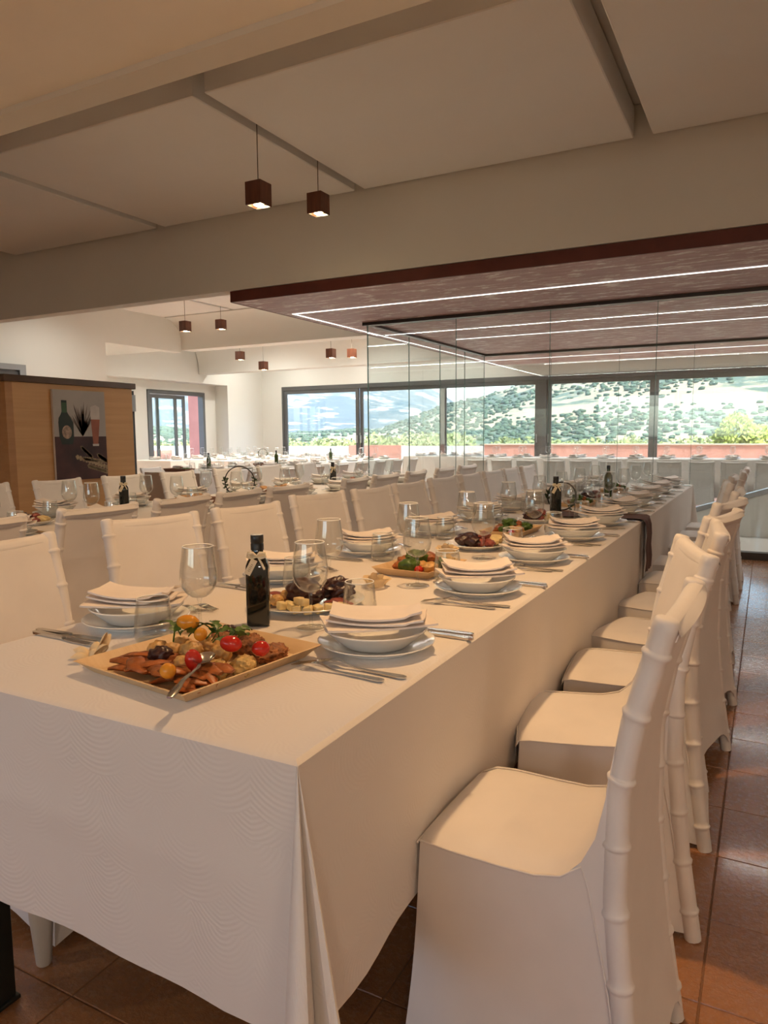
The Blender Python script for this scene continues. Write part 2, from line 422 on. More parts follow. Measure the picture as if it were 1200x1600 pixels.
class Proto:
    """parts: [(name, mesh, [(sub, mesh), ...]), ...]; a proto of one part without subs becomes one mesh object"""
    def __init__(s, *parts): s.parts = parts
    def spawn(s, name, label, cat, loc, rz=0, group=None, scale=(1, 1, 1), rot=None):
        r = rot if rot is not None else (0, 0, rz)
        if len(s.parts) == 1 and not s.parts[0][2]:
            o = link(name, s.parts[0][1], None, loc, r, scale)
        else:
            o = link(name, None, None, loc, r, scale); o.empty_display_size = 0.05
            for pn, me, subs in s.parts:
                p = link(pn, me, o)
                for sn, sm in subs: link(sn, sm, p)
        return tag(o, label, cat, group)
ORD = ['first', 'second', 'third', 'fourth', 'fifth', 'sixth', 'seventh', 'eighth', 'ninth', 'tenth', 'eleventh', 'twelfth', 'thirteenth', 'fourteenth', 'fifteenth', 'sixteenth', 'seventeenth', 'eighteenth', 'nineteenth', 'twentieth', 'twenty-first', 'twenty-second', 'twenty-third', 'twenty-fourth', 'twenty-fifth', 'twenty-sixth', 'twenty-seventh', 'twenty-eighth']

# ================================================================== the setting
# ---- floor
FZ = 0.0
fl = MB().box(-12.3, 4.0, -4.0, 15.4, -0.30, -0.004)
floor = struct('floor', fl, 'floorfar', 'brown stoneware tile floor with a soft sheen')
TW, TD, GAP = 0.60, 0.30, 0.002
e = 0.002
def _tile():
    m = MB(); x, y = TW / 2 - GAP / 2, TD / 2 - GAP / 2
    b = 0
    m.v = [(-x, -y, -0.004), (x, -y, -0.004), (x, y, -0.004), (-x, y, -0.004), (-x + e, -y + e, 0), (x - e, -y + e, 0), (x - e, y - e, 0), (-x + e, y - e, 0)]
    for q in ((4, 5, 6, 7), (0, 1, 5, 4), (1, 2, 6, 5), (2, 3, 7, 6), (3, 0, 4, 7)): m.face(*q)
    return m.mesh('floor_tile', 'tile', False)
tile_me = _tile()
grout = struct('grout_bed', MB().box(-2.13, 0.9, 0.3, 7.5, -0.0039, -0.0032), 'grout', parent=floor)
row = 0; y = 0.35 + 0.15
while y < 7.45:
    x = -2.12 + TW / 2 + (0.0 if row % 2 else -0.0) + (0.243 if row % 2 else 0.243)
    k = 0
    while x - TW / 2 < 0.9:
        t = link('floor_tile', tile_me, floor, (x, y, random.uniform(-0.0008, 0.0)), (random.uniform(-0.0015, 0.0015), random.uniform(-0.0015, 0.0015), 0))
        x += TW; k += 1
    y += TD; row += 1

# ---- roof slab, walls
roof = struct('ceiling', MB().box(-12.4, 4.1, -4.1, 15.5, 3.55, 3.75), 'ceil', 'flat white ceiling with dropped panels')
def panel_mesh(w, d):
    return MB().bevbox(-w / 2, w / 2, -d / 2, d / 2, 3.31, 3.52, 0.012).mesh('panel', 'panel', True, 30)
pm1 = panel_mesh(2.235, 2.02)
for xc in (-6.74, -4.395, -2.068, 0.295):
    link('panel', pm1, roof, (xc, 4.67, 0))
pm2 = panel_mesh(2.235, 3.80)
for xc in (-9.25, -6.94, -4.63, -2.32, 0.0):
    link('panel', pm2, roof, (xc, 7.93, 0))
pm3 = panel_mesh(2.235, 1.75)
for xc in (-9.25, -6.94):
    link('panel', pm3, roof, (xc, 11.48, 0))
struct('gap_shade_box', MB().box(-3.30, -3.17, 2.6, 3.6, 3.40, 3.549), 'dark', parent=roof)  # black box painting the shade inside the panel gap
# near soffit and its edge band
struct('trim_1', MB().box(-9.65, 4.0, -4.0, 2.16, 2.625, 3.0), 'soffit', 'tan plaster soffit of the near bay')
struct('trim_2', MB().box(-9.65, 4.0, 2.16, 2.295, 2.60, 3.545), 'beam', 'plaster edge band of the near soffit')
# beam one (flat face), beams two and three with coved fronts
struct('ceiling_beam', MB().box(-9.65, 4.0, 5.70, 5.86, 2.605, 3.545), 'beam', 'deep plain plaster beam above the long tables')
def cove_beam(x0, x1, y_face, zb, depth, w, name, label, mat='beam'):
    prof = []
    for k in range(9):
        a = PI / 2 * k / 8
        prof.append((y_face - depth * (1 - math.sin(a)), 3.30 - (3.30 - zb - 0.12) * (1 - math.cos(a))))
    prof = [(y_face - depth, 3.54), (y_face - depth, 3.30)] + prof[1:] + [(y_face, zb), (y_face + w, zb), (y_face + w, 3.54)]
    m = MB(); n = len(prof); 
    m.v = [(x0, p[0], p[1]) for p in prof] + [(x1, p[0], p[1]) for p in prof]
    for i in range(n):
        j = (i + 1) % n; m.face(i, j, n + j, n + i)
    m.face(*range(n)); m.face(*[n + i for i in reversed(range(n))])
    return struct(name, m, mat, label, smooth=True)
cove_beam(-9.65, -4.8, 10.25, 2.77, 0.40, 0.30, 'ceiling_beam', 'second plaster beam with a curved cove on its near side')
cove_beam(-11.6, 4.0, 12.85, 2.60, 0.45, 0.30, 'ceiling_beam', 'farthest plaster beam close to the window wall', 'wall')
# left walls
struct('wall_left', MB().box(-9.85, -9.65, -4.0, 8.5, 0, 3.545), 'wall', 'cream side wall behind the wooden cabinet')
struct('trim_3', MB().box(-9.85, -9.65, 8.5, 10.25, 2.73, 3.545), 'wall', 'lintel over the opening in the side wall')
struct('trim_4', MB().box(-12.1, -9.85, 8.3, 10.1, 2.76, 3.54), 'wall', 'low ceiling of the side recess')
struct('wall_recess', MB().box(-12.1, -9.85, 8.3, 8.5, 0, 2.76), 'wall', 'short return wall of the side recess')
# left window wall with an opening Y 11.68..13.41, Z 0.75..2.2
wl = MB()
wl.box(-12.2, -12.0, 8.5, 11.62, 0, 3.54); wl.box(-12.2, -12.0, 13.46, 15.4, 0, 3.54)
wl.box(-12.2, -12.0, 11.62, 13.46, 2.22, 3.54); wl.box(-12.2, -12.0, 11.62, 13.46, 0, 0.02)
struct('wall_side', wl, 'wall', 'white side wall holding the small sliding window')
struct('trim_5', MB().box(-12.0, -11.62, 8.5, 15.2, 2.40, 3.54), 'wall', 'boxed beam along the side window wall')
struct('wall_pier', MB().box(-12.0, -11.62, 13.85, 15.2, 0, 2.40), 'wall', 'white pier in the far left corner')
# back wall: opening X -10.99..3.2, Z 0..2.41
wb = MB()
wb.box(-12.2, -10.99, 15.2, 15.4, 0, 3.54); wb.box(-10.99, 3.3, 15.2, 15.4, 2.41, 3.54); wb.box(3.3, 4.0, 15.2, 15.4, 0, 3.54)
struct('wall_back', wb, 'wall', 'white wall above and beside the wide windows')
struct('trim_6', MB().box(-4.9, 4.0, 13.0, 15.2, 2.62, 2.70), 'wall', 'lowered white ceiling strip before the wide windows')
# right and near walls lie outside the picture; the near one has a window added to let daylight in behind the camera
struct('wall_right', MB().box(4.0, 4.2, -4.0, 15.4, 0, 3.54), 'wall', 'white wall on the right')
wnr = MB(); wnr.box(-9.85, -4.0, -4.2, -4.0, 0, 3.0); wnr.box(0.0, 4.2, -4.2, -4.0, 0, 3.0); wnr.box(-4.0, 0.0, -4.2, -4.0, 2.2, 3.0); wnr.box(-4.0, 0.0, -4.2, -4.0, 0, 1.0)
struct('wall_near', wnr, 'wall', 'white wall behind the viewer with a window added for daylight')

# ---- windows
def leaf_window(name, x0, x1, z0, z1, y, label, fw=0.075, axis='x', handle=None, fdepth=0.06):
    r = root(name, kind='structure'); r['label'] = label
    def bx(a0, a1, b0, b1, c0, c1, nm, mat):
        m = MB()
        if axis == 'x': m.box(a0, a1, b0, b1, c0, c1)
        else: m.box(b0, b1, a0, a1, c0, c1)
        return link(nm, m.mesh(nm, mat, False), r)
    y0, y1 = y, y + fdepth
    bx(x0, x0 + fw, y0, y1, z0, z1, 'stile', 'alu'); bx(x1 - fw, x1, y0, y1, z0, z1, 'stile', 'alu')
    bx(x0 + fw, x1 - fw, y0, y1, z1 - fw, z1, 'rail', 'alu'); bx(x0 + fw, x1 - fw, y0, y1, z0, z0 + fw, 'rail', 'alu')
    bx(x0 + fw, x1 - fw, y + fdepth * 0.4, y + fdepth * 0.6, z0 + fw, z1 - fw, 'pane', 'pane')
    if handle is not None:
        bx(handle - 0.012, handle + 0.012, y0 - 0.035, y0 - 0.001, 1.0, 1.18, 'handle', 'alulight')
    return r
edges = [-10.93, -8.74, -6.55, -4.30, -2.03, 0.22, 2.47]
outer = MB(); outer.box(-10.99, 3.3, 15.19, 15.32, 2.31, 2.409); outer.box(-10.99, -10.93, 15.19, 15.32, 0, 2.31); outer.box(-4.33, -4.17, 15.18, 15.33, 0, 2.31); outer.box(2.47, 3.3, 15.19, 15.32, 0.0, 2.31)
struct('trim_7', outer, 'alu', 'grey aluminium outer frame of the wide windows')
WN = ['leftmost wide window pane looking onto the blue mountain', 'second wide window pane from the left corner', 'wide window pane seen through the glass corner', 'wide window pane right of the thick mullion', 'wide window pane with the pale tree outside', 'wide window pane farthest right']
for i in range(6):
    x0, x1 = edges[i], edges[i + 1]
    if i == 3: x0 = -4.17
    if i == 2: x1 = -4.33
    leaf_window('window_%d' % (i + 1), x0 + 0.002, x1 - 0.002, 0.0, 2.308, 15.205 + (0.05 if i % 2 else 0.0), WN[i], 0.085, 'x', x1 - 0.04 if i % 2 == 0 else x0 + 0.04, 0.045)
# small side window (plane X = -12), three leaves in a track
r7 = MB(); r7.box(-12.14, -11.985, 11.63, 11.70, 0.03, 2.21); r7.box(-12.14, -11.985, 13.38, 13.45, 0.03, 2.21); r7.box(-12.14, -11.985, 11.70, 13.38, 2.13, 2.21); r7.box(-12.14, -11.985, 11.70, 13.38, 0.03, 0.10)
struct('trim_8', r7, 'alu', 'grey aluminium frame of the small sliding window')
leaf_window('window_7', 11.71, 12.54, 0.11, 2.12, -12.05, 'left leaf of the small sliding window', 0.08, 'y', None, 0.035)
leaf_window('window_8', 11.95, 12.86, 0.11, 2.12, -12.10, 'right leaf of the small sliding window', 0.08, 'y', None, 0.035)
# unseen window added behind the viewer for fill daylight
for i, (a, b) in enumerate(((-4.0, -2.0), (-2.0, 0.0))):
    leaf_window('window_%d' % (9 + i), a + 0.005, b - 0.005, 1.005, 2.195, -4.12, '%s leaf of the daylight window added behind the viewer' % ('left', 'right')[i], 0.08, 'x', None, 0.06)
# door frame on the left wall above the cabinet
dr = root('door_1', kind='structure'); dr['label'] = 'grey framed door in the cream side wall'
link('frame', MB().box(-9.648, -9.58, 5.78, 5.88, 0, 2.24).box(-9.648, -9.58, 6.88, 6.98, 0, 2.24).box(-9.648, -9.58, 5.88, 6.88, 2.16, 2.24).mesh('frame', 'alulight', False), dr)
link('door_leaf', MB().box(-9.648, -9.61, 5.88, 6.88, 0.01, 2.16).mesh('door_leaf', 'alu', False), dr)

# portals help the daylight through the openings (no light of their own)
def portal(name, loc, rot, sx, sy):
    o = new_light(name, 'AREA', loc, 1.0, rot=rot, shape='RECTANGLE', size=sx, size_y=sy); o.data.cycles.is_portal = True
portal('portal_back', (-3.85, 15.42, 1.2), (math.radians(-90), 0, 0), 14.3, 2.4)
portal('portal_near', (-2.0, -4.22, 1.6), (math.radians(90), 0, 0), 4.0, 1.2)

# ---- red ceiling slab with light strips and glass tracks
SZ = 2.50
slab = root('suspended_slab', kind='structure'); slab['label'] = 'dark red brushed plaster slab hung below the ceiling'
link('slab_panel', MB().box(-4.71, 3.6, 5.735, 13.49, SZ, 2.598).mesh('slab_panel', 'slab', False), slab)
link('slab_edge', MB().box(-4.722, 3.6, 5.712, 5.733, SZ - 0.002, 2.60).mesh('slab_edge', 'slabedge', False), slab)
link('slab_edge', MB().box(-4.732, -4.712, 5.735, 13.49, SZ - 0.002, 2.60).mesh('slab_edge', 'slabedge', False), slab)
def strip(x0, x1, y0, y1, nm, mat, dz=0.006):
    link(nm, MB().box(x0, x1, y0, y1, SZ - dz, SZ - 0.001).mesh(nm, mat, False), slab)
strip(-4.60, 3.5, 6.58, 6.605, 'light_strip', 'led'); strip(-4.60, -4.575, 6.61, 12.5, 'light_strip', 'led')
strip(-4.60, 3.5, 12.51, 12.535, 'light_strip', 'led'); strip(-3.88, 3.5, 9.47, 9.495, 'light_strip', 'led')
GX, GY0, GY1 = -4.22, 7.57, 11.53
strip(GX - 0.04, 3.5, GY0 - 0.055, GY0 + 0.055, 'glass_track', 'track', 0.035); strip(GX - 0.04, 3.5, GY1 - 0.05, GY1 + 0.05, 'glass_track', 'track', 0.035)
strip(GX - 0.04, GX + 0.04, GY0 + 0.06, GY1 - 0.06, 'glass_track', 'track', 0.03)
# hidden glow of the strips: soft real light
for nm, loc, sx, sy in (('strip_light', (-0.6, 6.592, SZ - 0.012), 7.8, 0.03), ('strip_light', (-0.6, 12.52, SZ - 0.012), 7.8, 0.03), ('strip_light', (-0.3, 9.48, SZ - 0.012), 7.0, 0.03), ('strip_light', (-4.587, 9.55, SZ - 0.012), 0.03, 5.8)):
    new_light(nm, 'AREA', loc, 26.0, (1, 0.96, 0.88), shape='RECTANGLE', size=sx, size_y=sy)

# ---- glass enclosure round the stairwell
gp = root('glass_partition', kind='structure'); gp['label'] = 'frameless glass panels round the stairwell'
def gpane(x0, x1, y0, y1, z0=0.07, z1=SZ - 0.036):
    link('glass_panel', MB().box(x0, x1, y0, y1, z0, z1).mesh('glass_panel', 'glasswall', False), gp)
def gedge(x, y, w=0.006, d=0.012):
    link('glass_edge', MB().box(x - w / 2, x + w / 2, y - d / 2, y + d / 2, 0.07, SZ - 0.036).mesh('glass_edge', 'glassedge', False), gp)
nx = [GX, -3.10, -2.05, -1.0, 0.05, 1.1, 2.15, 3.2]
for a, b in zip(nx, nx[1:]):
    gpane(a + 0.004, b - 0.004, GY0 - 0.001, GY0 + 0.001); gpane(a + 0.004, b - 0.004, GY1 - 0.001, GY1 + 0.001)
    gedge(b, GY0, 0.005, 0.008); gedge(b, GY1, 0.005, 0.008)
gedge(GX, GY0, 0.010, 0.014); gedge(GX, GY1, 0.008, 0.012)
ny = [GY0, 8.68, 9.70, 10.66, GY1]
for a, b in zip(ny, ny[1:]):
    gpane(GX - 0.001, GX + 0.001, a + 0.008, b - 0.008)
for b in ny[1:-1]: gedge(GX, b, 0.010, 0.008)
for a, b, c, d in ((GX - 0.03, 3.3, GY0 - 0.05, GY0 + 0.05), (GX - 0.03, 3.3, GY1 - 0.045, GY1 + 0.045), (GX - 0.03, GX + 0.03, GY0 + 0.05, GY1 - 0.045)):
    link('floor_rail', MB().box(a, b, c, d, 0.001, 0.069).mesh('floor_rail', 'track', False), gp)
# stair balustrade: a white sloping flank with a steel handrail
st = root('stair_balustrade', (0, 0, 0), kind='structure'); st['label'] = 'white sloping stair flank with a steel handrail behind the glass'
flank = [(-1.2, 0.002), (2.9, 0.002), (2.9, 1.45), (-1.2, 0.10)]
m = MB(); n = 4
m.v = [(x, 9.2, z) for x, z in flank] + [(x, 9.3, z) for x, z in flank]
m.face(0, 1, 2, 3); m.face(7, 6, 5, 4)
for i in range(4): m.face((i + 1) % 4, i, 4 + i, 4 + (i + 1) % 4)
link('flank', m.mesh('flank', 'stair', False), st)
m = MB(); dz = [(-1.2, 0.105), (2.9, 1.455), (2.9, 1.51), (-1.2, 0.16)]
m.v = [(x, 9.17, z) for x, z in dz] + [(x, 9.33, z) for x, z in dz]
m.face(0, 1, 2, 3); m.face(7, 6, 5, 4)
for i in range(4): m.face((i + 1) % 4, i, 4 + i, 4 + (i + 1) % 4)
link('handrail', m.mesh('handrail', 'alulight', False), st)
struct('stair_floor', MB().box(GX + 0.05, 3.3, GY0 + 0.06, GY1 - 0.06, -0.003, 0.0015), 'stair', 'pale landing floor inside the glass enclosure')

# ---- outdoors: terrace, parapet, land
struct('terrace', MB().box(-40, 25, 15.41, 18.4, -0.35, -0.02), 'terrace', 'sunlit tiled terrace outside the windows')
PY = 18.0
struct('parapet_wall', MB().box(-40, -10.69, PY, PY + 0.25, -0.3, 0.86), 'parapet', 'white parapet beyond the leftmost window')
struct('parapet_wall', MB().box(-10.69, -9.0, PY - 0.02, PY + 0.25, -0.3, 0.89), 'parared', 'short red stretch of terrace parapet')
struct('parapet_wall', MB().box(-9.0, -6.56, PY, PY + 0.25, -0.3, 0.87), 'parapet', 'white stretch of parapet between the red ones')
struct('parapet_wall', MB().box(-6.56, 25, PY - 0.02, PY + 0.25, -0.3, 0.90), 'parared', 'long red parapet behind the window row')
struct('parapet_coping', MB().box(-6.56, 25, PY - 0.04, PY + 0.27, 0.901, 0.93), 'coping', 'pale coping on the long red parapet')
struct('side_pillar', MB().box(-13.4, -12.9, 14.4, 14.9, -0.3, 3.2), 'parared', 'orange red pillar outside the side window')
struct('side_parapet', MB().box(-15.2, -15.0, 4.0, 15.4, -0.3, 0.80), 'parared', 'red parapet outside the side window')
struct('side_terrace', MB().box(-15.2, -12.21, 4.0, 15.40, -0.35, -0.02), 'terrace', 'terrace floor outside the side window')

def smooth01(t):
    t = max(0.0, min(1.0, t)); return t * t * (3 - 2 * t)
def interp(x, pts):
    if x <= pts[0][0]: return pts[0][1]
    for (a, b), (c, d) in zip(pts, pts[1:]):
        if x <= c: return b + (d - b) * (x - a) / (c - a)
    return pts[-1][1]
ER = [(-75, 3.0), (-62, 3.2), (-50, 1.2), (-36, 0.15), (-28, 0.35), (-23.5, 1.9), (-20, 2.7), (-18, 3.3), (-15.6, 4.1), (-10, 5.6), (-4, 6.6), (2, 7.0), (14, 6.2), (26, 5.0)]
EM = [(-80, 5.5), (-60, 6.2), (-45, 5.6), (-36, 5.0), (-30, 4.6), (-26, 4.0), (-24.6, 3.6), (-23, 2.7), (-21, 1.6), (-18, 0.9), (0, 0.8), (26, 0.8)]
BASE = -7.0
def land(r, az):
    a = math.radians(az); x, y = r * math.sin(a), r * math.cos(a)
    hr = 720 * math.tan(math.radians(interp(az, ER))) * smooth01((r - 210) / 520)
    hm = 2500 * math.tan(math.radians(interp(az, EM))) * smooth01((r - 1050) / 1450)
    v = Vector((x * 0.006, y * 0.006, 0.3))
    nz = mnoise.fractal(v, 1.0, 2.0, 5)
    k = smooth01((r - 200) / 400)
    h = BASE * (1 - smooth01((r - 150) / 250)) + max(hr, hm) + nz * 9 * k * (0.3 + min(1, max(hr, hm) / 60))
    return Vector((x, y, h))
rs = [24 * (2900 / 24) ** (i / 95) for i in range(96)]
azs = [-82 + 110 * i / 260 for i in range(261)]
m = MB()
for r in rs:
    for az in azs: m.v.append(tuple(land(r, az)))
na = len(azs)
for j in range(len(rs) - 1):
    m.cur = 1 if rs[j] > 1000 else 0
    for i in range(na - 1):
        a = j * na + i; m.face(a, a + 1, a + na + 1, a + na)
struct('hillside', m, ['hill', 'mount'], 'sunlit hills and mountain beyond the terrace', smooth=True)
# scrub on the slopes: uncountable
m = MB()
for k in range(26000):
    az = random.uniform(-74, 20); r = random.uniform(230, 730)
    p = land(r, az)
    if mnoise.noise(Vector((p.x * 0.012, p.y * 0.012, 5.0))) < random.uniform(-.25, .35): continue
    sz = random.uniform(0.6, 1.9) * (0.6 + r / 900)
    m.ico((p.x, p.y, p.z + sz * 0.3), (sz, sz, sz * random.uniform(0.5, 0.8)), 0, 0.5, 2.0, k * 1.3)
o = link('hill_scrub', m.mesh('hill_scrub', 'hillgreen', True, 180)); tag(o, 'dark green shrubs dotted over the hillside', 'shrubs', None, 'stuff')
hz = bpy.data.materials.new('valley_haze'); hz.use_nodes = True; hz.node_tree.nodes.clear()
_ho = hz.node_tree.nodes.new('ShaderNodeOutputMaterial'); _hv = hz.node_tree.nodes.new('ShaderNodeVolumeScatter')
_hv.inputs['Color'].default_value = (0.76, 0.90, 1.0, 1); _hv.inputs['Density'].default_value = 0.00020; _hv.inputs['Anisotropy'].default_value = 0.0
hz.node_tree.links.new(_hv.outputs[0], _ho.inputs['Volume']); MT['haze'] = hz
o = struct('valley_haze', MB().box(-3200, 1500, 30, 3300, -60, 700), 'haze', 'thin blue haze filling the valley'); o['kind'] = 'stuff'; o['category'] = 'haze'
# tree belt just past the parapet: leaves by the thousand
def leafy(mb, c, rad, n, size, seed):
    rnd = random.Random(seed)
    for _ in range(n):
        while True:
            d = Vector((rnd.uniform(-1, 1), rnd.uniform(-1, 1), rnd.uniform(-1, 1)))
            if 0.15 < d.length < 1: break
        d = d.normalized() * (d.length ** 0.4)
        p = Vector(c) + Vector((d.x * rad[0], d.y * rad[1], d.z * rad[2]))
        a = Vector((rnd.uniform(-1, 1), rnd.uniform(-1, 1), rnd.uniform(-1, 1))).normalized() * size * rnd.uniform(0.6, 1.3)
        b = a.orthogonal().normalized() * size * 0.6
        q = len(mb.v); mb.v += [tuple(p - a), tuple(p + b), tuple(p + a), tuple(p - b)]; mb.face(q, q + 1, q + 2, q + 3)
m = MB()
for k in range(190):
    az = random.uniform(-74, 18); r = random.uniform(70, 150); p = land(r, az)
    top = random.uniform(-0.6, 0.9) + (0.8 if -30 < az < -21 else 0.0)
    hgt = top - p.z
    for q in range(3):
        leafy(m, (p.x + random.uniform(-2, 2), p.y + random.uniform(-2, 2), p.z + hgt * 0.62), (random.uniform(1.8, 3.2), random.uniform(1.8, 3.2), hgt * 0.38), 150, 0.26, k * 7 + q)
o = link('tree_belt', m.mesh('tree_belt', 'treegreen', False)); tag(o, 'belt of green trees just beyond the terrace', 'trees', None, 'stuff')
tr = root('broad_tree', (-5.0 / 1, 60.0, BASE), label='rounded yellow-green tree standing beyond the red parapet', cat='tree')
tr.location = (-1.6, 60.0, BASE)
m = MB()
for c, rd, n in (((-0.5, 0, 7.6), (1.4, 1.4, 2.0), 700), ((0.8, 0.3, 6.9), (1.3, 1.3, 1.9), 600), ((-1.3, -0.2, 6.6), (1.2, 1.2, 1.8), 500), ((0.2, 0, 5.0), (2.0, 1.7, 1.9), 700), ((1.7, 0.1, 5.6), (0.9, 1, 1.8), 400)):
    leafy(m, c, rd, n, 0.22, n)
link('foliage', m.mesh('foliage', 'tree', False), tr)
link('trunk', MB().tube([(0, 0, 0), (0.1, 0, 2.5), (0, 0.1, 5.5)], [0.35, 0.28, 0.15], 10).mesh('trunk', 'bark'), tr)

# ================================================================== lamps
def pendant_proto():
    a, h = 0.065, 0.155
    sh = MB()
    o = [(-a, -a), (a, -a), (a, a), (-a, a)]; t = 0.008
    sh.box(-a, a, -a, -a + t, 0, h).box(-a, a, a - t, a, 0, h).box(-a, -a + t, -a + t, a - t, 0, h).box(a - t, a, -a + t, a - t, 0, h).box(-a + t, a - t, -a + t, a - t, h - t, h)
    ins = MB().box(-a + t, a - t, -a + t, a - t, 0.035, 0.045)
    bulb = MB().lathe([(0.0, -0.004), (0.020, -0.002), (0.034, 0.006), (0.038, 0.018), (0.038, 0.034)], 20)
    cab = MB().tube([(0, 0, h), (0, 0, 1.0)], 0.0035, 6)
    rim = MB().box(-a + t, a - t, -a + t, -a + t + 0.004, 0.0, 0.012).box(-a + t, a - t, a - t - 0.004, a - t, 0, 0.012)
    return sh, ins, bulb, cab, rim
sh, ins, bulb, cab, rim = pendant_proto()
ME_SH = sh.mesh('lamp_shade', 'lampwood', False); ME_IN = ins.mesh('reflector', 'alulight', False); ME_BU = bulb.mesh('bulb', 'bulb'); ME_RM = rim.mesh('inner_rim', 'alulight', False)
PEND = [(-3.235, 4.25, 2.80, 3.40, 'wooden cube pendant lamp nearest the viewer, left of the pair'), (-3.235, 5.02, 2.94, 3.40, 'wooden cube pendant lamp in front of the deep beam, right of the pair'),
        (-8.10, 8.70, 2.815, 3.40, 'wooden cube pendant lamp left of the pair before the coved beam'), (-8.10, 9.54, 2.95, 3.40, 'wooden cube pendant lamp right of the pair before the coved beam'),
        (-8.90, 11.0, 2.62, 3.40, 'small wooden pendant lamp left of the pair above the far tables'), (-8.51, 11.2, 2.43, 3.40, 'small wooden pendant lamp hanging lowest above the far tables'),
        (-6.75, 10.8, 2.52, 3.40, 'small wooden pendant lamp left of the pair beside the glass corner'), (-6.80, 11.6, 2.60, 3.40, 'small wooden pendant lamp closest to the glass corner')]
for i, (x, y, z, zt, lab) in enumerate(PEND):
    p = root('pendant_lamp', (x, y, z), 0, None, lab, 'lamp', 'wooden cube pendant lamps')
    s_ = link('lamp_shade', ME_SH, p); link('inner_rim', ME_RM, s_)
    link('reflector', ME_IN, p); link('bulb', ME_BU, p)
    link('cable', MB().tube([(0, 0, 0.155), (0, 0, zt - z)], 0.0035, 6).mesh('cable', 'cable'), p)
    lo = new_light('pendant_light', 'SPOT', (0, 0, -0.012), 45.0 if i < 2 else 150.0, (1, 0.72, 0.42) if i < 2 else (1, 0.93, 0.82), spot_size=math.radians(100), spot_blend=0.9, shadow_soft_size=0.03)
    lo.parent = p
# recessed downlights in the soffits
# (see the list below)
def downlight(x, y, z, power, color, size=115, label=None, warm=True):
    p = root('recessed_downlight', (x, y, z), 0, None, label, 'lamp', 'recessed ceiling downlights')
    link('trim_ring', MB().lathe([(0.030, -0.004), (0.046, -0.006), (0.046, -0.0005)], 20).mesh('trim_ring', 'alulight'), p)
    link('bulb', MB().lathe([(0.0, -0.002), (0.030, -0.002)], 20).mesh('bulb', 'bulb' if warm else 'bulbcool'), p)
    lo = new_light('downlight', 'SPOT', (0, 0, -0.012), power, color, spot_size=math.radians(size), spot_blend=0.8, shadow_soft_size=0.035); lo.parent = p
WARM = (1, 0.61, 0.29); NEUT = (1, 0.97, 0.88)
downlight(-.74, 1.95, 2.625, 82, WARM, 150, 'warm downlight in the soffit above the first long table')
downlight(-3.3, 1.5, 2.625, 28, WARM, 150, 'warm downlight added in the soffit above the second long table')  # unseen lamp added to warm the second table
downlight(0.9, 1.2, 2.625, 14, WARM, 130, 'warm downlight added in the soffit above the aisle')  # unseen lamp added to warm the aisle side
for x in (-4.2,): downlight(x, -2.0, 2.625, 135, (1, 0.86, 0.72), 165, 'fill downlight added in the soffit behind the viewer')  # added out of view as fill from the left
def globe(x, y, lab):  # unseen globes added to fill the near bay with light
    p = root('added_fill_globe', (x, y, 2.05), 0, None, lab, 'lamp', 'fill globes added behind the viewer')
    link('globe', MB().ico((0, 0, 0), .11, 3).mesh('globe', 'globe', True, 180), p)
    link('cable', MB().tube([(0, 0, .112), (0, 0, .572)], .004, 6).mesh('cable', 'cable'), p)
    lo = new_light('fill_globe_light', 'POINT', (0, 0, -.16), 27.0, (1, 0.84, 0.68), shadow_soft_size=.10); lo.parent = p
for x, w_ in ((0.9, 'left'), (2.7, 'right')): globe(x, -1.9, '%s fill globe lamp added behind the viewer' % w_)
for i, x in enumerate((-3.2, -1.9, -0.5, 0.9)): downlight(x, 14.2, 2.62, 60, NEUT, 150, 'small %s downlight in the ceiling strip before the windows' % ORD[i], False)
for i, (x, y) in enumerate(((-8.0 - .45, 7.2), (-6.2, 7.2), (-9.3, 11.4), (-6.6, 11.4))): downlight(x, y, 3.31, (55, 55, 190, 190)[i], NEUT, 165, '%s fill downlight added in the ceiling panels over the far tables' % ORD[i], False)  # added to brighten the far bays
for i, x in enumerate((-10.4, -8.2, -6.0)): downlight(x, 13.95, 3.55, 90, NEUT, 165, '%s hidden fill downlight added between the last beam and the windows' % ORD[i], False)  # added out of sight behind the beam to brighten the back wall
for i, (x, y) in enumerate(((-10.7, 9.0),)): downlight(x, y, 2.76, 90, NEUT, 150, 'bright downlight in the low ceiling of the side recess', False)

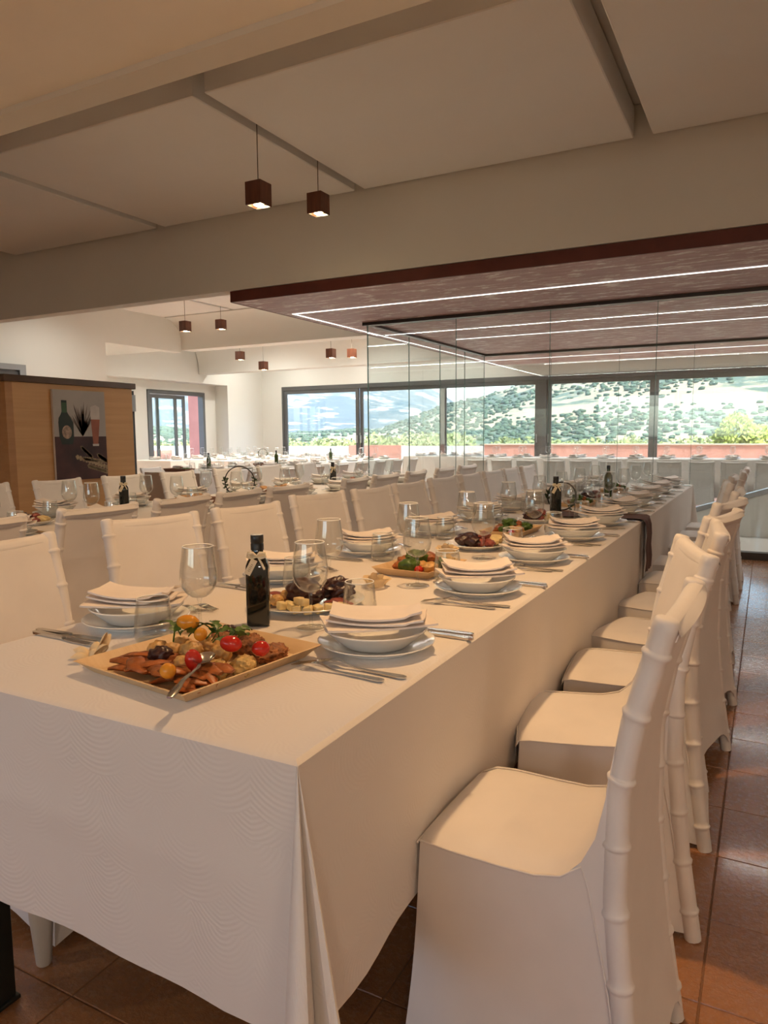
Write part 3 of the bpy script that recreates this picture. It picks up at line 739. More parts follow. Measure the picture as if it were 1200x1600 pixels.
# ================================================================== chairs
def chair_proto():
    prof = [(.176, .405, .135), (.176, .432, .146), (.166, .452, .158), (.140, .4615, .172), (.10, .463, .178), (.0, .463, .178), (-.06, .465, .177), (-.105, .476, .176), (-.138, .503, .176),
            (-.160, .550, .178), (-.1745, .620, .178), (-.186, .700, .177), (-.206, .790, .177), (-.229, .870, .176), (-.238, .908, .1745), (-.246, .9185, .1735), (-.258, .9205, .1735), (-.270, .916, .1735), (-.2765, .896, .1735)]
    NU = 10
    s = MB()
    for k, (y, z, w) in enumerate(prof):
        back = max(0, min(1, (z - .50) / .2))
        for i in range(NU + 1):
            u = -1 + 2 * i / NU
            edge = max(0, abs(u) - 0.8) / 0.2
            zz = z - (1 - back) * .010 * edge ** 2 - (.006 * (1 - u * u) if z > .9 else 0)
            yy = y - back * .008 * (1 - u * u) * (1 if z < .9 else 0)
            s.v.append((u * w, yy, zz))
    for k in range(len(prof) - 1):
        for i in range(NU):
            a = k * (NU + 1) + i; s.face(a + 1, a, a + NU + 1, a + NU + 2)
    seat = s.mesh('seat_cover', 'cover', True, 70)
    # skirt
    left = [(-w, y, z - .010 * (1 if z < .5 else 0)) for (y, z, w) in prof[2:12]][::-1]
    front = [(-.162 + .324 * i / 8, .166 + .004 * math.sin(PI * i / 8), .442) for i in range(1, 8)]
    top = left + [(-.162, .166, .442)][:0] + front + [(-x, y, z) for (x, y, z) in left[::-1]]
    n = len(top); s = MB(); R = 8
    def bottom(i):
        x, y, z = top[i]
        if i < len(left):
            t = i / (len(left) - 1); yb = -.235 + (.192 + .235) * t; xb = -.190
            zb = .012 + .045 * math.sin(PI * t) ** 2
        elif i >= n - len(left):
            t = (n - 1 - i) / (len(left) - 1); yb = -.235 + (.192 + .235) * t; xb = .190
            zb = .012 + .045 * math.sin(PI * t) ** 2
        else:
            t = (i - len(left) + 1) / (len(front) + 1); xb = -.190 + .380 * t; yb = .192; zb = .012 + .05 * math.sin(PI * t) ** 2
        return xb, yb, zb
    for r in range(R + 1):
        t = r / R; tt = t ** 0.9
        for i in range(n):
            x, y, z = top[i]; xb, yb, zb = bottom(i)
            pinch = 1 - .035 * math.sin(PI * t)
            s.v.append(((x + (xb - x) * tt) * pinch, y + (yb - y) * tt - .006 * math.sin(PI * t) * (1 if y > 0 else -1), z + (zb - z) * t))
    for r in range(R):
        for i in range(n - 1):
            a = r * n + i; s.face(a + 1, a + n + 1, a + n, a)
    skirt = s.mesh('skirt', 'cover', True, 60)
    def py(z):
        return interp(z, [(0, -.246), (.2, -.216), (.45, -.192), (.63, -.192), (.75, -.212), (.925, -.258)])
    def pw(z):
        return interp(z, [(0, .186), (.3, .172), (.6, .166), (.93, .165)])
    s = MB()
    def bk(u, v):
        uu = -1 + 2 * u
        zt = .916 - .006 * (1 - uu * uu); zb = .012 + .085 * (1 - uu ** 4)
        z = zt + (zb - zt) * v
        yy = py(z) - .016 + .010 * (1 - uu * uu) * math.sin(PI * v)
        if z < .3: yy -= .012 * (1 - uu * uu) * (1 - z / .3)
        return uu * (pw(z) + .009), yy, z
    s.grid(bk, 10, 18); s.f = [tuple(reversed(q)) for q in s.f]
    back = s.mesh('back_cover', 'cover', True, 60)
    posts = []
    for sx in (-1, 1):
        s = MB(); path = []; rad = []
        nodes = [.07, .19, .31, .43, .545, .655, .765, .865]
        z = 0.0
        while z <= .9001:
            path.append((sx * pw(z), py(z), z)); rad.append(.0195); z += .03
        for nz in nodes:
            for dz, rr in ((-.008, .0195), (-.004, .0218), (0, .0234), (.004, .0218), (.008, .0195)):
                path.append((sx * pw(nz + dz), py(nz + dz), nz + dz)); rad.append(rr)
        for dz, rr in ((.895, .0195), (.904, .0205), (.915, .0200), (.9205, .0175), (.9225, .012)): path.append((sx * pw(dz), py(dz), dz)); rad.append(rr)
        q = sorted(zip(path, rad), key=lambda a: a[0][2]); path = [a for a, _ in q]; rad = [b for _, b in q]
        s.tube(path, rad, 12); posts.append(s.mesh('post', 'cover', True, 80))
    s = MB(); s.tube([(-.165 + .33 * i / 10, -.255, .898 - .006 * (1 - (i / 5 - 1) ** 2)) for i in range(11)], .0185, 10)
    rail = s.mesh('top_rail', 'cover', True, 80)
    s = MB()
    for sx in (-1, 1):
        pth = [(sx * (w + .001), y, z - .008) for (y, z, w) in prof[2:9]]
        pth += [(sx * .176, -.150, .46), (sx * .180, -.185, .30), (sx * .190, -.215, .12)]
        s.tube(pth, .0022, 6)
    s.tube([(-.162 + .324 * i / 8, .170 + .004 * math.sin(PI * i / 8), .441) for i in range(9)], .0022, 6)
    seam = s.mesh('seam', 'cover', True, 80)
    return Proto(('seat_cover', seat, [('seam', seam)]), ('skirt', skirt, []), ('back_cover', back, []), ('post', posts[0], []), ('post', posts[1], []), ('top_rail', rail, []))
CHAIR = chair_proto()
D2 = math.radians
def chair(x, y, deg, label, group, sz=1.0):
    CHAIR.spawn('banquet_chair', label, 'chair', (x, y, 0), D2(deg), group, (1, 1, sz))

for i, (x, y, dg) in enumerate(((-.372, 1.31, 88), (-.395, 1.865, 106), (-.372, 2.33, 95), (-.372, 2.80, 77), (-.372, 3.32, 76), (-.372, 3.90, 88), (-.44, 4.45, 96), (-.44, 5.12, 88), (-.40, 5.70, 92), (-.39, 6.25, 90))):
    extra = {0: 'nearest white covered chair on the right side of the front table', 1: 'white covered chair turned toward the viewer, second on the right side'}
    chair(x, y, dg, extra.get(i, 'white covered chair, %s from near end, right side of front table' % ORD[i]), 'chairs on the right of the front table')
for i, (x, y, dg) in enumerate(((-1.61, 1.22, -92), (-1.665, 1.78, -106), (-1.60, 2.27, -98), (-1.66, 2.86, -102), (-1.60, 3.33, -94), (-1.60, 3.78, -94), (-1.61, 4.30, -96), (-1.60, 4.78, -92), (-1.60, 5.24, -94), (-1.60, 5.68, -90), (-1.60, 6.16, -90))):
    chair(x, y, dg, 'white covered chair, %s from near end, left side of front table' % ORD[i], 'chairs on the left of the front table')
for i, (y, dg) in enumerate(((1.52, 90), (2.06, 84), (2.50, 92), (2.90, 94), (3.36, 88), (4.08, 95), (4.53, 90), (5.02, 93), (5.60, 90), (6.12, 88))):
    chair(-2.64, y, dg, 'white covered chair, %s from near end, right side of second table' % ORD[i], 'chairs on the right of the second table')
for i, (y, dg) in enumerate(((2.15, -90), (2.68, -88), (3.20, -90), (3.74, -92), (4.3, -90), (4.9, -90), (5.5, -90), (6.1, -90))):
    chair(-3.89, y, dg, 'white covered chair, %s from near end, left side of second table' % ORD[i], 'chairs on the left of the second table')
for i, (y, dg) in enumerate(((7.03, 92), (7.74, 90), (8.34, 88), (9.0, 90), (9.6, 90), (10.2, 92), (10.8, 90), (11.4, 94))):
    chair(-5.72, y, dg, 'pale covered chair, %s from near end, right side of third table' % ORD[i], 'chairs on the right of the third table', 0.85)
for i, y in enumerate((7.1, 7.7, 8.3, 8.9, 9.5, 10.1, 10.7, 11.3)):
    chair(-7.06, y, -90, 'pale covered chair, %s from near end, left side of third table' % ORD[i], 'chairs on the left of the third table', 0.85)
for i in range(13):
    chair(-4.53 + .455 * i, 12.28, 2 - (i * 37 % 5), 'grey-lit covered chair, %s from left, facing the window row table' % ORD[i], 'chairs along the window row table', 0.815)

# ================================================================== tables and cloths
ZT = 0.76
def table(x0, x1, y0, y1, label, group=None, left=.17):
    cx, cy = (x0 + x1) / 2, (y0 + y1) / 2
    r = root('banquet_table', (cx, cy, 0), 0, None, label, 'table', group)
    w, d = (x1 - x0) / 2 - .006, (y1 - y0) / 2 - .006
    link('table_top', MB().box(-w, w, -d, d, .722, .750).mesh('table_top', 'tabletop', False), r)
    leg = MB().lathe([(.014, 0), (.017, .004), (.026, .12), (.028, .5), (.028, .721)], 14, cap0=True, cap1=True).mesh('leg', 'legwhite')
    for sx in (-1, 1):
        for sy in (-1, 1): link('leg', leg, r, (-(w - left) if sx < 0 else w - .17, sy * (d - (.21 if sy < 0 else .265)), 0))
def tablecloth(x0, x1, y0, y1, drop, label, group=None, corner=1.0, inward=False, seed=0, rows=12, name='tablecloth', step=.045, mat='cloth', near=1.0, far=1.0):
    rnd = random.Random(seed); m = MB(); uv = []
    ph = [rnd.uniform(0, 6.28) for _ in range(8)]
    P = []   # base, normal, hem factor, u, kind
    def side(ax, ay, bx, by, nx_, ny_, u0):
        L = math.hypot(bx - ax, by - ay); n = max(4, int(L / step))
        for i in range(n + 1):
            t = i / n; P.append((ax + (bx - ax) * t, ay + (by - ay) * t, nx_, ny_, 1.0, u0 + L * t, 0.0, min(t, 1 - t) * L))
        return u0 + L
    def corner_pts(cx, cy, a0, u0, amt):
        N = 16
        for i in range(1, N):
            th = math.radians(90 * i / N); a = math.radians(a0) + th
            hem = 1 / max(math.cos(th), math.sin(th))
            sh = math.sin(2 * th) ** 1.2 * (1 - .50 * math.exp(-((math.degrees(th) - 50) / 5.5) ** 2)) 
            P.append((cx, cy, math.cos(a), math.sin(a), 1 + (hem - 1) * .95 * amt, u0 + .28 * i / N, max(sh * amt, .001), 0))
        return u0 + .28
    r_ = .012
    u = side(x0, y0, x1, y0, 0, -1, x0); u = corner_pts(x1, y0, -90, u, near); u = side(x1, y0, x1, y1, 1, 0, u); u = corner_pts(x1, y1, 0, u, far)
    u = side(x1, y1, x0, y1, 0, 1, u); u = corner_pts(x0, y1, 90, u, far); u = side(x0, y1, x0, y0, -1, 0, u); u = corner_pts(x0, y0, 180, u, near)
    n = len(P)
    for r in range(-1, rows + 1):
        for (bx, by, nx_, ny_, hem, uu, sh, dist) in P:
            if r == -1:
                m.v.append((min(max(bx, x0 + .006), x1 - .006), min(max(by, y0 + .006), y1 - .006), ZT)); uv.append((bx, by)); continue
            t = r / rows
            hm = hem * (1 + .022 * math.sin(uu * 3.1 + ph[0]) + .014 * math.sin(uu * 9.3 + ph[1]))
            if sh > 0:
                off = t * (.004 + .19 * sh * corner)
            else:
                rip = math.sin(uu * 11 + ph[2]) * .5 + math.sin(uu * 23 + ph[3]) * .3 + math.sin(uu * 5.2 + ph[4]) * .5
                off = t ** 1.3 * .009 * rip
                if abs(ny_) > .5: off += .012 * math.exp(-((t - .47) / .03) ** 2) * (.6 + .4 * math.sin(uu * 4))
                if inward: off = min(off - .006 * t, .002)
            off += .002
            z = ZT - .006 - (drop * hm - .006) * t
            m.v.append((bx + nx_ * off, by + ny_ * off, z)); uv.append((bx + nx_ * drop * hm * t, by + ny_ * drop * hm * t))
    for r in range(rows + 1):
        for i in range(n):
            j = (i + 1) % n; a = r * n
            m.face(a + i, a + n + i, a + n + j, a + j)
    m.face(*range(n))
    m.uv = uv
    me = m.mesh(name, mat, True, 50)
    o = link(name, me); return tag(o, label, 'tablecloth', group)
table(-1.435, -.545, .77, 3.82, 'white legged table under the nearest tablecloth', 'banquet tables', .015)
table(-1.435, -.545, 3.90, 6.57, 'table continuing the front row toward the glass', 'banquet tables')
tablecloth(-1.435, -.545, .77, 3.82, .428, 'cream patterned tablecloth on the nearest table with a folded corner', None, 1.0, True, 3, 16, far=0.0)
tablecloth(-1.435, -.545, 3.90, 6.57, .52, 'cream tablecloth on the far half of the front row', None, .6, True, 5, near=0.0)
table(-3.70, -2.81, 1.0, 6.6, 'table of the second row beside the wooden cabinet', 'banquet tables')
tablecloth(-3.70, -2.81, 1.0, 6.6, .40, 'cream tablecloth on the second row beside the cabinet', None, .6, True, 7)
table(-6.83, -5.94, 6.53, 11.8, 'table of the third row beyond the cabinet', 'banquet tables')
tablecloth(-6.83, -5.94, 6.53, 11.8, .62, 'cream tablecloth hanging nearly to the floor on the third table', None, .5, True, 9)
table(-10.3, -9.4, 9.6, 13.2, 'table below the small side window', 'banquet tables')
tablecloth(-10.3, -9.4, 9.6, 13.2, .60, 'white tablecloth on the table below the small side window', None, .5, False, 11)
table(-8.9, -8.0, 9.9, 13.4, 'table between the third row and the side window', 'banquet tables')
tablecloth(-8.9, -8.0, 9.9, 13.4, .60, 'white tablecloth on the table in front of the corner pier', None, .5, False, 13)
table(-6.5, -4.95, 13.1, 14.0, 'short table in front of the wide windows', 'banquet tables')
tablecloth(-6.5, -4.95, 13.1, 14.0, .60, 'white tablecloth on the short table before the wide windows', None, .5, False, 15)
table(-4.75, 1.6, 12.55, 13.45, 'long table along the windows behind the glass', 'banquet tables')
tablecloth(-4.75, 1.6, 12.55, 13.45, .60, 'white tablecloth on the window row behind the glass', None, .5, True, 17)

# brown cloth lying across the joint of the two front tables and hanging over the edge
def brown_cloth():
    m = MB()
    path = [(-1.0, ZT + .006), (-.85, ZT + .009), (-.70, ZT + .007), (-.60, ZT + .008), (-.548, ZT + .008), (-.532, ZT + .002), (-.522, ZT - .03), (-.518, ZT - .08), (-.521, ZT - .14), (-.516, ZT - .20), (-.520, ZT - .26)]
    def fn(u, v):
        k = v * (len(path) - 1); i = min(int(k), len(path) - 2); t = k - i
        x = path[i][0] + (path[i + 1][0] - path[i][0]) * t; z = path[i][1] + (path[i + 1][1] - path[i][1]) * t
        w = .12 - .02 * v
        rip = .004 * math.sin(u * 16 + v * 3)
        return x + (rip + .004 if v > .5 else 0), 3.86 + (u - .5) * 2 * w, z + (abs(rip) if v <= .5 else 0)
    m.grid(fn, 18, 40)
    o = link('brown_throw', m.mesh('brown_throw', 'brown', True, 90))
    tag(o, 'dark brown cloth draped over the joint of the front tables', 'cloth')
brown_cloth()

# ================================================================== tableware
def lathe_me(name, prof, mat, seg=32, ang=50): return MB().lathe(prof, seg).mesh(name, mat, True, ang)
ME_PLATE = lathe_me('dinner_plate', [(0, .004), (.070, .004), (.072, 0), (.078, 0), (.081, .004), (.116, .0165), (.1205, .0185), (.1215, .0200), (.120, .0212), (.086, .0095), (.074, .0075), (0, .0075)], 'china', 40)
ME_SOUP = lathe_me('soup_plate', [(0, .002), (.055, .002), (.057, 0), (.062, 0), (.070, .005), (.090, .022), (.1045, .035), (.1065, .0365), (.107, .0382), (.105, .0395), (.090, .0275), (.072, .009), (.055, .0065), (0, .0065)], 'china', 40)
PLATE = Proto(('dinner_plate', ME_PLATE, [])); SOUP = Proto(('soup_plate', ME_SOUP, []))
def slab_sheet(mb, fn, nu, nv, th):
    b = len(mb.v); N = (nu + 1) * (nv + 1)
    for k in (1, 0):
        for j in range(nv + 1):
            for i in range(nu + 1):
                x, y, z = fn(i / nu, j / nv); mb.v.append((x, y, z + th * k))
    for j in range(nv):
        for i in range(nu):
            a = b + j * (nu + 1) + i
            mb.face(a, a + 1, a + nu + 2, a + nu + 1); c = a + N; mb.face(c + nu + 1, c + nu + 2, c + 1, c)
    def strip_(ids):
        for p, q in zip(ids, ids[1:]): mb.face(p, p + N, q + N, q)
    strip_([b + i for i in range(nu, -1, -1)]); strip_([b + nv * (nu + 1) + i for i in range(nu + 1)])
    strip_([b + j * (nu + 1) for j in range(nv + 1)]); strip_([b + nu + j * (nu + 1) for j in range(nv, -1, -1)])
def napkin_me(seed):
    rnd = random.Random(seed); m = MB()
    for L in range(3):
        ang = rnd.uniform(-.12, .12) + (.25 if L == 0 else 0); ox, oy = rnd.uniform(-.006, .006), rnd.uniform(-.005, .005)
        hw, hd = (.112, .058) if L == 0 else (.104 - .006 * L, .060 - .006 * L)
        c, s_ = math.cos(ang), math.sin(ang); p1, p2 = rnd.uniform(0, 6), rnd.uniform(0, 6)
        lift = (.006, .010, .015)[L]
        def fn(u, v, L=L, hw=hw, hd=hd, c=c, s_=s_, ox=ox, oy=oy, p1=p1, lift=lift):
            x = (u - .5) * 2 * hw; y = (v - .5) * 2 * hd * (1 - .12 * math.sin(u * PI))
            z = .0015 + L * .0085 + lift * abs(2 * u - 1) ** 2.2 + .0025 * math.sin(u * 7 + p1) * v + .006 * L * max(0, v - .5)
            if u > .86 and L > 0: z += .004 * math.sin((v * 9 + L))
            return c * x - s_ * y + ox, s_ * x + c * y + oy, z
        slab_sheet(m, fn, 16, 6, .0042)
    return m.mesh('folded_napkin', 'napkin', True, 60)
NAPK = [Proto(('folded_napkin', napkin_me(k), [])) for k in range(6)]
def glass_shell(prof, th=.0012):
    inner = [(max(r - th, 0.0005), z + (th if i == 0 else 0)) for i, (r, z) in enumerate(prof)]
    return prof + inner[::-1]
WBOWL = [(.004, .083), (.016, .086), (.028, .094), (.0375, .108), (.0412, .124), (.0408, .142), (.0378, .165), (.0345, .190), (.0335, .198)]
ME_BOWL = lathe_me('bowl', glass_shell(WBOWL), 'glass', 32, 80)
ME_STEM = lathe_me('stem', [(.0062, .006), (.0045, .014), (.0036, .03), (.0034, .055), (.0037, .074), (.0060, .083)], 'glass', 14, 80)
ME_FOOT = lathe_me('foot', [(0, .0), (.033, .0), (.0345, .0012), (.030, .0024), (.015, .004), (.0065, .007), (0, .0072)], 'glass', 32, 80)
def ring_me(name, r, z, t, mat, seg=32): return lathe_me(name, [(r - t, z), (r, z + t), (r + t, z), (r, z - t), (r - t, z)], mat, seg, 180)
WINE = Proto(('bowl', ME_BOWL, [('rim', ring_me('rim', .0330, .198, .0013, 'rimglint'))]), ('stem', ME_STEM, []), ('foot', ME_FOOT, [('foot_edge', ring_me('foot_edge', .0343, .0013, .0009, 'rimglint'))]))
TPROF = [(.0005, .001), (.034, .001), (.0385, .004), (.0415, .016), (.0415, .030), (.0385, .060), (.0345, .094)]
TUMB = Proto(('glass_body', lathe_me('glass_body', glass_shell(TPROF, .0015), 'glass', 32, 80), [('rim', ring_me('rim', .0338, .094, .0013, 'rimglint'))]), ('glass_base', lathe_me('glass_base', [(0, .0026), (.034, .003), (.036, .006), (.030, .008), (0, .009)], 'glass', 24, 80), []))
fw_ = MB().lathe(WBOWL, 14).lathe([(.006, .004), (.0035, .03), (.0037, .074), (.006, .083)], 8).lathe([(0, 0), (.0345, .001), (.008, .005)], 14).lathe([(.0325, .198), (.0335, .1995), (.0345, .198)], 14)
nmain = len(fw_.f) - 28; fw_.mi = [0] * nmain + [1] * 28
FARGLASS = Proto(('wine_glass', fw_.mesh('wine_glass', ['glass', 'rimglint'], True, 80), []))

def fork_me():
    m = MB()
    def zc(x): return .0016 + .010 * math.exp(-((x - .052) / .030) ** 2) + (.005 if x > .085 else .005 * max(0, (x - .07) / .015)) * 0
    def handle(u, v):
        x = -.098 + u * .145; w = interp(x, [(-.098, .0045), (-.090, .0085), (-.05, .006), (.0, .0035), (.03, .003), (.047, .006)])
        return x, (v - .5) * 2 * w, zc(x)
    slab_sheet(m, handle, 18, 2, .0022)
    def head(u, v):
        x = .045 + u * .022; w = interp(x, [(.045, .006), (.055, .0115), (.067, .0125)])
        return x, (v - .5) * 2 * w, zc(x)
    slab_sheet(m, head, 5, 4, .0018)
    for k in range(4):
        yk = (-1.5 + k) * .0068
        def tine(u, v, yk=yk):
            x = .066 + u * .034; w = .0021 - .0009 * u
            return x, yk + (v - .5) * 2 * w, zc(x)
        slab_sheet(m, tine, 5, 1, .0018)
    return m.mesh('fork', 'steel', True, 40)
def knife_me():
    m = MB()
    def h(u, v):
        x = -.108 + u * .105; w = interp(x, [(-.108, .004), (-.10, .0085), (-.03, .0065), (-.003, .005)]); return x, (v - .5) * 2 * w, .0004
    slab_sheet(m, h, 12, 3, .0052)
    def b(u, v):
        x = -.003 + u * .112; w = interp(x, [(-.003, .006), (.02, .0095), (.09, .0095), (.109, .002)]); return x, (v - .5) * 2 * w, .0010
    slab_sheet(m, b, 12, 3, .0016)
    return m.mesh('knife', 'steel', True, 40)
FORK = Proto(('fork', fork_me(), [])); KNIFE = Proto(('knife', knife_me(), []))
EPS = .0012
def setting(px, py_, sgn, who, k, cut=True, glass=None, tumb=None, nap_deg=None, gname=''):
    """sgn +1: guest sits on the right and faces -X; -1: guest sits on the left and faces +X"""
    z = ZT + EPS; rnd = random.Random(k * 13 + (5 if sgn > 0 else 9) + len(who))
    place = '%s place, %s' % (ORD[k], who)
    PLATE.spawn('dinner_plate', 'white dinner plate, ' + place, 'plate', (px, py_, z), 0, 'dinner plates')
    SOUP.spawn('soup_plate', 'white soup plate on the dinner plate, ' + place, 'plate', (px + rnd.uniform(-.004, .004), py_ + rnd.uniform(-.004, .004), z + .0078), 0, 'soup plates')
    nd = nap_deg if nap_deg is not None else rnd.uniform(15, 45)
    NAPK[k % 6].spawn('folded_napkin', 'folded pale napkin on plates, ' + place, 'napkin', (px, py_, z + .0480), D2(nd), 'folded napkins')
    gx, gy = glass if glass else (px - sgn * .158, py_ + .03 * sgn)
    WINE.spawn('wine_glass', 'stemmed wine glass, ' + place, 'wine glass', (gx, gy, z), rnd.uniform(0, 6), 'stemmed wine glasses')
    tx, ty = tumb if tumb else (px - sgn * .120, py_ + .125 * sgn)
    TUMB.spawn('water_tumbler', 'clear water tumbler, ' + place, 'tumbler', (tx, ty, z), rnd.uniform(0, 6), 'water tumblers')
    if cut:
        fdeg = 180 if sgn > 0 else 0
        for q, (dy, dx) in enumerate(((-.172, .0), (-.140, .028))):
            FORK.spawn('fork', '%s steel fork, %s' % (('outer', 'inner')[q], place), 'fork', (px + sgn * (.012 + dx), py_ + sgn * dy, z), D2(fdeg + rnd.uniform(-5, 5)), 'steel forks')
        for q, (dy, dx) in enumerate(((.142, .05), (.168, .04))):
            KNIFE.spawn('knife', '%s steel knife, %s' % (('inner', 'outer')[q], place), 'knife', (px + sgn * dx, py_ + sgn * dy, z), D2(fdeg + rnd.uniform(-4, 4)), 'steel knives')
RY = [1.275, 1.865, 2.41, 3.0, 3.545, 4.07, 4.55, 5.04, 5.56, 6.18]
LY = [1.195, 1.775, 2.315, 2.92, 3.5, 4.06, 4.55, 5.05, 5.55, 6.15]
RG = {0: ((-.905, 1.345), (-.838, 1.452)), 1: ((-.885, 1.87), (-.826, 1.955)), 2: ((-.868, 2.375), (-.812, 2.53)), 3: ((-.856, 2.955), (-.815, 3.12))}
LG = {0: ((-1.095, 1.19), (-1.148, 1.105)), 1: ((-1.100, 1.735), (-1.165, 1.665)), 2: ((-1.105, 2.265), (-1.178, 2.205)), 3: ((-1.098, 2.805), (-1.178, 2.765))}
for k, y in enumerate(RY):
    g = RG.get(k, (None, None)); setting(-.697, y, 1, 'right side of front table', k, True, g[0], g[1], {0: 22, 1: 30}.get(k))
for k, y in enumerate(LY):
    g = LG.get(k, (None, None)); setting(-1.295, y, -1, 'left side of front table', k, True, g[0], g[1], {0: 12}.get(k))
for k, y in enumerate((1.45, 2.02, 2.58, 3.2, 3.75, 4.3, 4.85, 5.4, 5.95)):
    setting(-2.962, y, 1, 'right side of second table', k, k < 5)
for k, y in enumerate((1.6, 2.16, 2.72, 3.28, 3.82, 4.38, 4.94, 5.5, 6.05)):
    setting(-3.55, y, -1, 'left side of second table', k, False)
# far tables: plates, napkins and glasses a few pixels each
def far_setting(x, y, who, k, glass2=True, rz=0):
    z = ZT + EPS; rnd = random.Random(k * 7 + len(who)); place = '%s place, %s' % (ORD[k], who)
    PLATE.spawn('dinner_plate', 'white dinner plate, ' + place, 'plate', (x, y, z), 0, 'dinner plates')
    NAPK[k % 6].spawn('folded_napkin', 'folded pale napkin, ' + place, 'napkin', (x, y, z + .0215), rnd.uniform(0, 3), 'folded napkins')
    dx, dy = math.cos(rz), math.sin(rz)
    FARGLASS.spawn('wine_glass', 'stemmed wine glass, ' + place, 'wine glass', (x + dx * .158, y + dy * .158, z), 0, 'stemmed wine glasses')
    if glass2: TUMB.spawn('water_tumbler', 'clear water tumbler, ' + place, 'tumbler', (x + dx * .13 - dy * .12, y + dy * .13 + dx * .12, z), 0, 'water tumblers')
for k in range(9):
    far_setting(-6.09, 7.0 + .56 * k, 'right side of third table', k, True, PI); far_setting(-6.68, 6.95 + .56 * k, 'left side of third table', k, True, 0)
for k in range(6):
    far_setting(-8.17, 10.2 + .56 * k, 'right of table before corner pier', k, True, PI); far_setting(-8.73, 10.2 + .56 * k, 'left of table before corner pier', k, True, 0)
    far_setting(-9.57, 9.95 + .56 * k, 'right of side window table', k, True, PI); far_setting(-10.13, 9.95 + .56 * k, 'left of side window table', k, True, 0)
for k in range(3):
    far_setting(-6.2 + .5 * k, 13.27, 'near side of short window table', k, True, PI / 2); far_setting(-6.2 + .5 * k, 13.83, 'far side of short window table', k, True, -PI / 2)
for k in range(12):
    far_setting(-4.5 + .5 * k, 12.73, 'near side of window row table', k, False, PI / 2); far_setting(-4.5 + .5 * k, 13.27, 'far side of window row table', k, False, -PI / 2)

# ---- bottles
def square_bottle_parts():
    m = MB(); rings = []
    def ring(half, rr, z):
        pts = []
        for cx, cy, a0 in ((1, 1, 0), (-1, 1, 90), (-1, -1, 180), (1, -1, 270)):
            for k in range(5):
                a = math.radians(a0 + 22.5 * k); pts.append((cx * (half - rr) + rr * math.cos(a), cy * (half - rr) + rr * math.sin(a), z))
        return pts
    R_ = [(.022, .006, 0), (.0255, .007, .003), (.0262, .007, .01), (.0262, .007, .132), (.0255, .008, .142), (.022, .012, .152), (.0165, .0140, .160), (.0135, .0135, .166), (.0130, .0130, .184)]
    b = 0
    for h, rr, z in R_:
        m.v += ring(h, min(rr, h), z)
    n = 20
    for k in range(len(R_) - 1):
        for i in range(n):
            j = (i + 1) % n; m.face(k * n + i, k * n + j, (k + 1) * n + j, (k + 1) * n + i)
    m.face(*reversed(range(n))); m.face(*[(len(R_) - 1) * n + i for i in range(n)])
    body = m.mesh('bottle_body', 'bottle', True, 50)
    cap = lathe_me('cap', [(.0138, .176), (.0150, .176), (.0150, .190), (.0142, .191), (.0142, .193), (.0150, .194), (.0150, .209), (.0140, .2105), (0, .2105)], 'cap', 24, 40)
    ctop = lathe_me('cap_top', [(.0142, .2108), (.0142, .2118), (0, .2120)], 'captop', 24, 40)
    rb = MB().tube([(.0158 * math.cos(a), .0158 * math.sin(a), .163) for a in [2 * PI * i / 16 for i in range(16)]], .0028, 6, 1.6, closed=True)
    # bow loops and tails at the front (local -y)
    for sx in (-1, 1):
        rb.tube([(0, -.018, .164), (sx * .008, -.024, .172), (sx * .019, -.022, .171), (sx * .021, -.021, .163), (sx * .010, -.022, .159), (0, -.019, .162)], [.0016, .003, .0034, .0034, .003, .0016], 6, 1.2)
    rb.tube([(.004, -.020, .160), (.012, -.028, .148), (.018, -.030, .134)], [.002, .0028, .0024], 6)
    ribbon = rb.mesh('ribbon', 'ribbon', True, 70)
    tg = MB().box(-.0075, .0075, -.0006, .0006, -.038, 0).xf(Matrix.Translation((-.004, -.0285, .157)) @ Matrix.Rotation(math.radians(28), 4, 'Y'))
    tagm = tg.mesh('tag', 'ribbon', False)
    ik = MB()
    for q, (zz, hw) in enumerate(((-.012, .0022), (-.016, .003), (-.020, .0026), (-.024, .003), (-.028, .0022))):
        ik.box(-hw, hw, -.0010, -.0007, zz - .0012, zz)
    ik.xf(Matrix.Translation((-.004, -.0285, .157)) @ Matrix.Rotation(math.radians(28), 4, 'Y'))
    return Proto(('bottle_body', body, []), ('cap', cap, [('cap_top', ctop)]), ('ribbon', ribbon, [('tag', tagm), ('tag_print', ik.mesh('tag_print', 'ink', False))]))
OIL = square_bottle_parts()
OIL.spawn('oil_bottle', 'square black oil bottle with cream ribbon tag beside the first platter', 'bottle', (-1.032, 1.318, ZT + EPS), D2(32), 'square oil bottles')
OIL.spawn('oil_bottle', 'square black oil bottle beside the hoop on the front table', 'bottle', (-.985, 3.80, ZT + EPS), D2(28), 'square oil bottles')
OIL.spawn('oil_bottle', 'square black oil bottle on the second table before the cabinet', 'bottle', (-3.28, 2.97, ZT + EPS), D2(50), 'square oil bottles')
OIL.spawn('oil_bottle', 'square black oil bottle on the far half of the second table', 'bottle', (-3.20, 5.12, ZT + EPS), D2(40), 'square oil bottles')
gb = lathe_me('bottle_body', [(0, 0), (.026, 0), (.029, .004), (.029, .125), (.026, .145), (.014, .165), (.0115, .18), (.0115, .200)], 'green', 24, 50)
gc = lathe_me('cap', [(.013, .192), (.013, .214), (.011, .2155), (0, .2155)], 'cap', 20, 40)
GREEN = Proto(('bottle_body', gb, []), ('cap', gc, []))
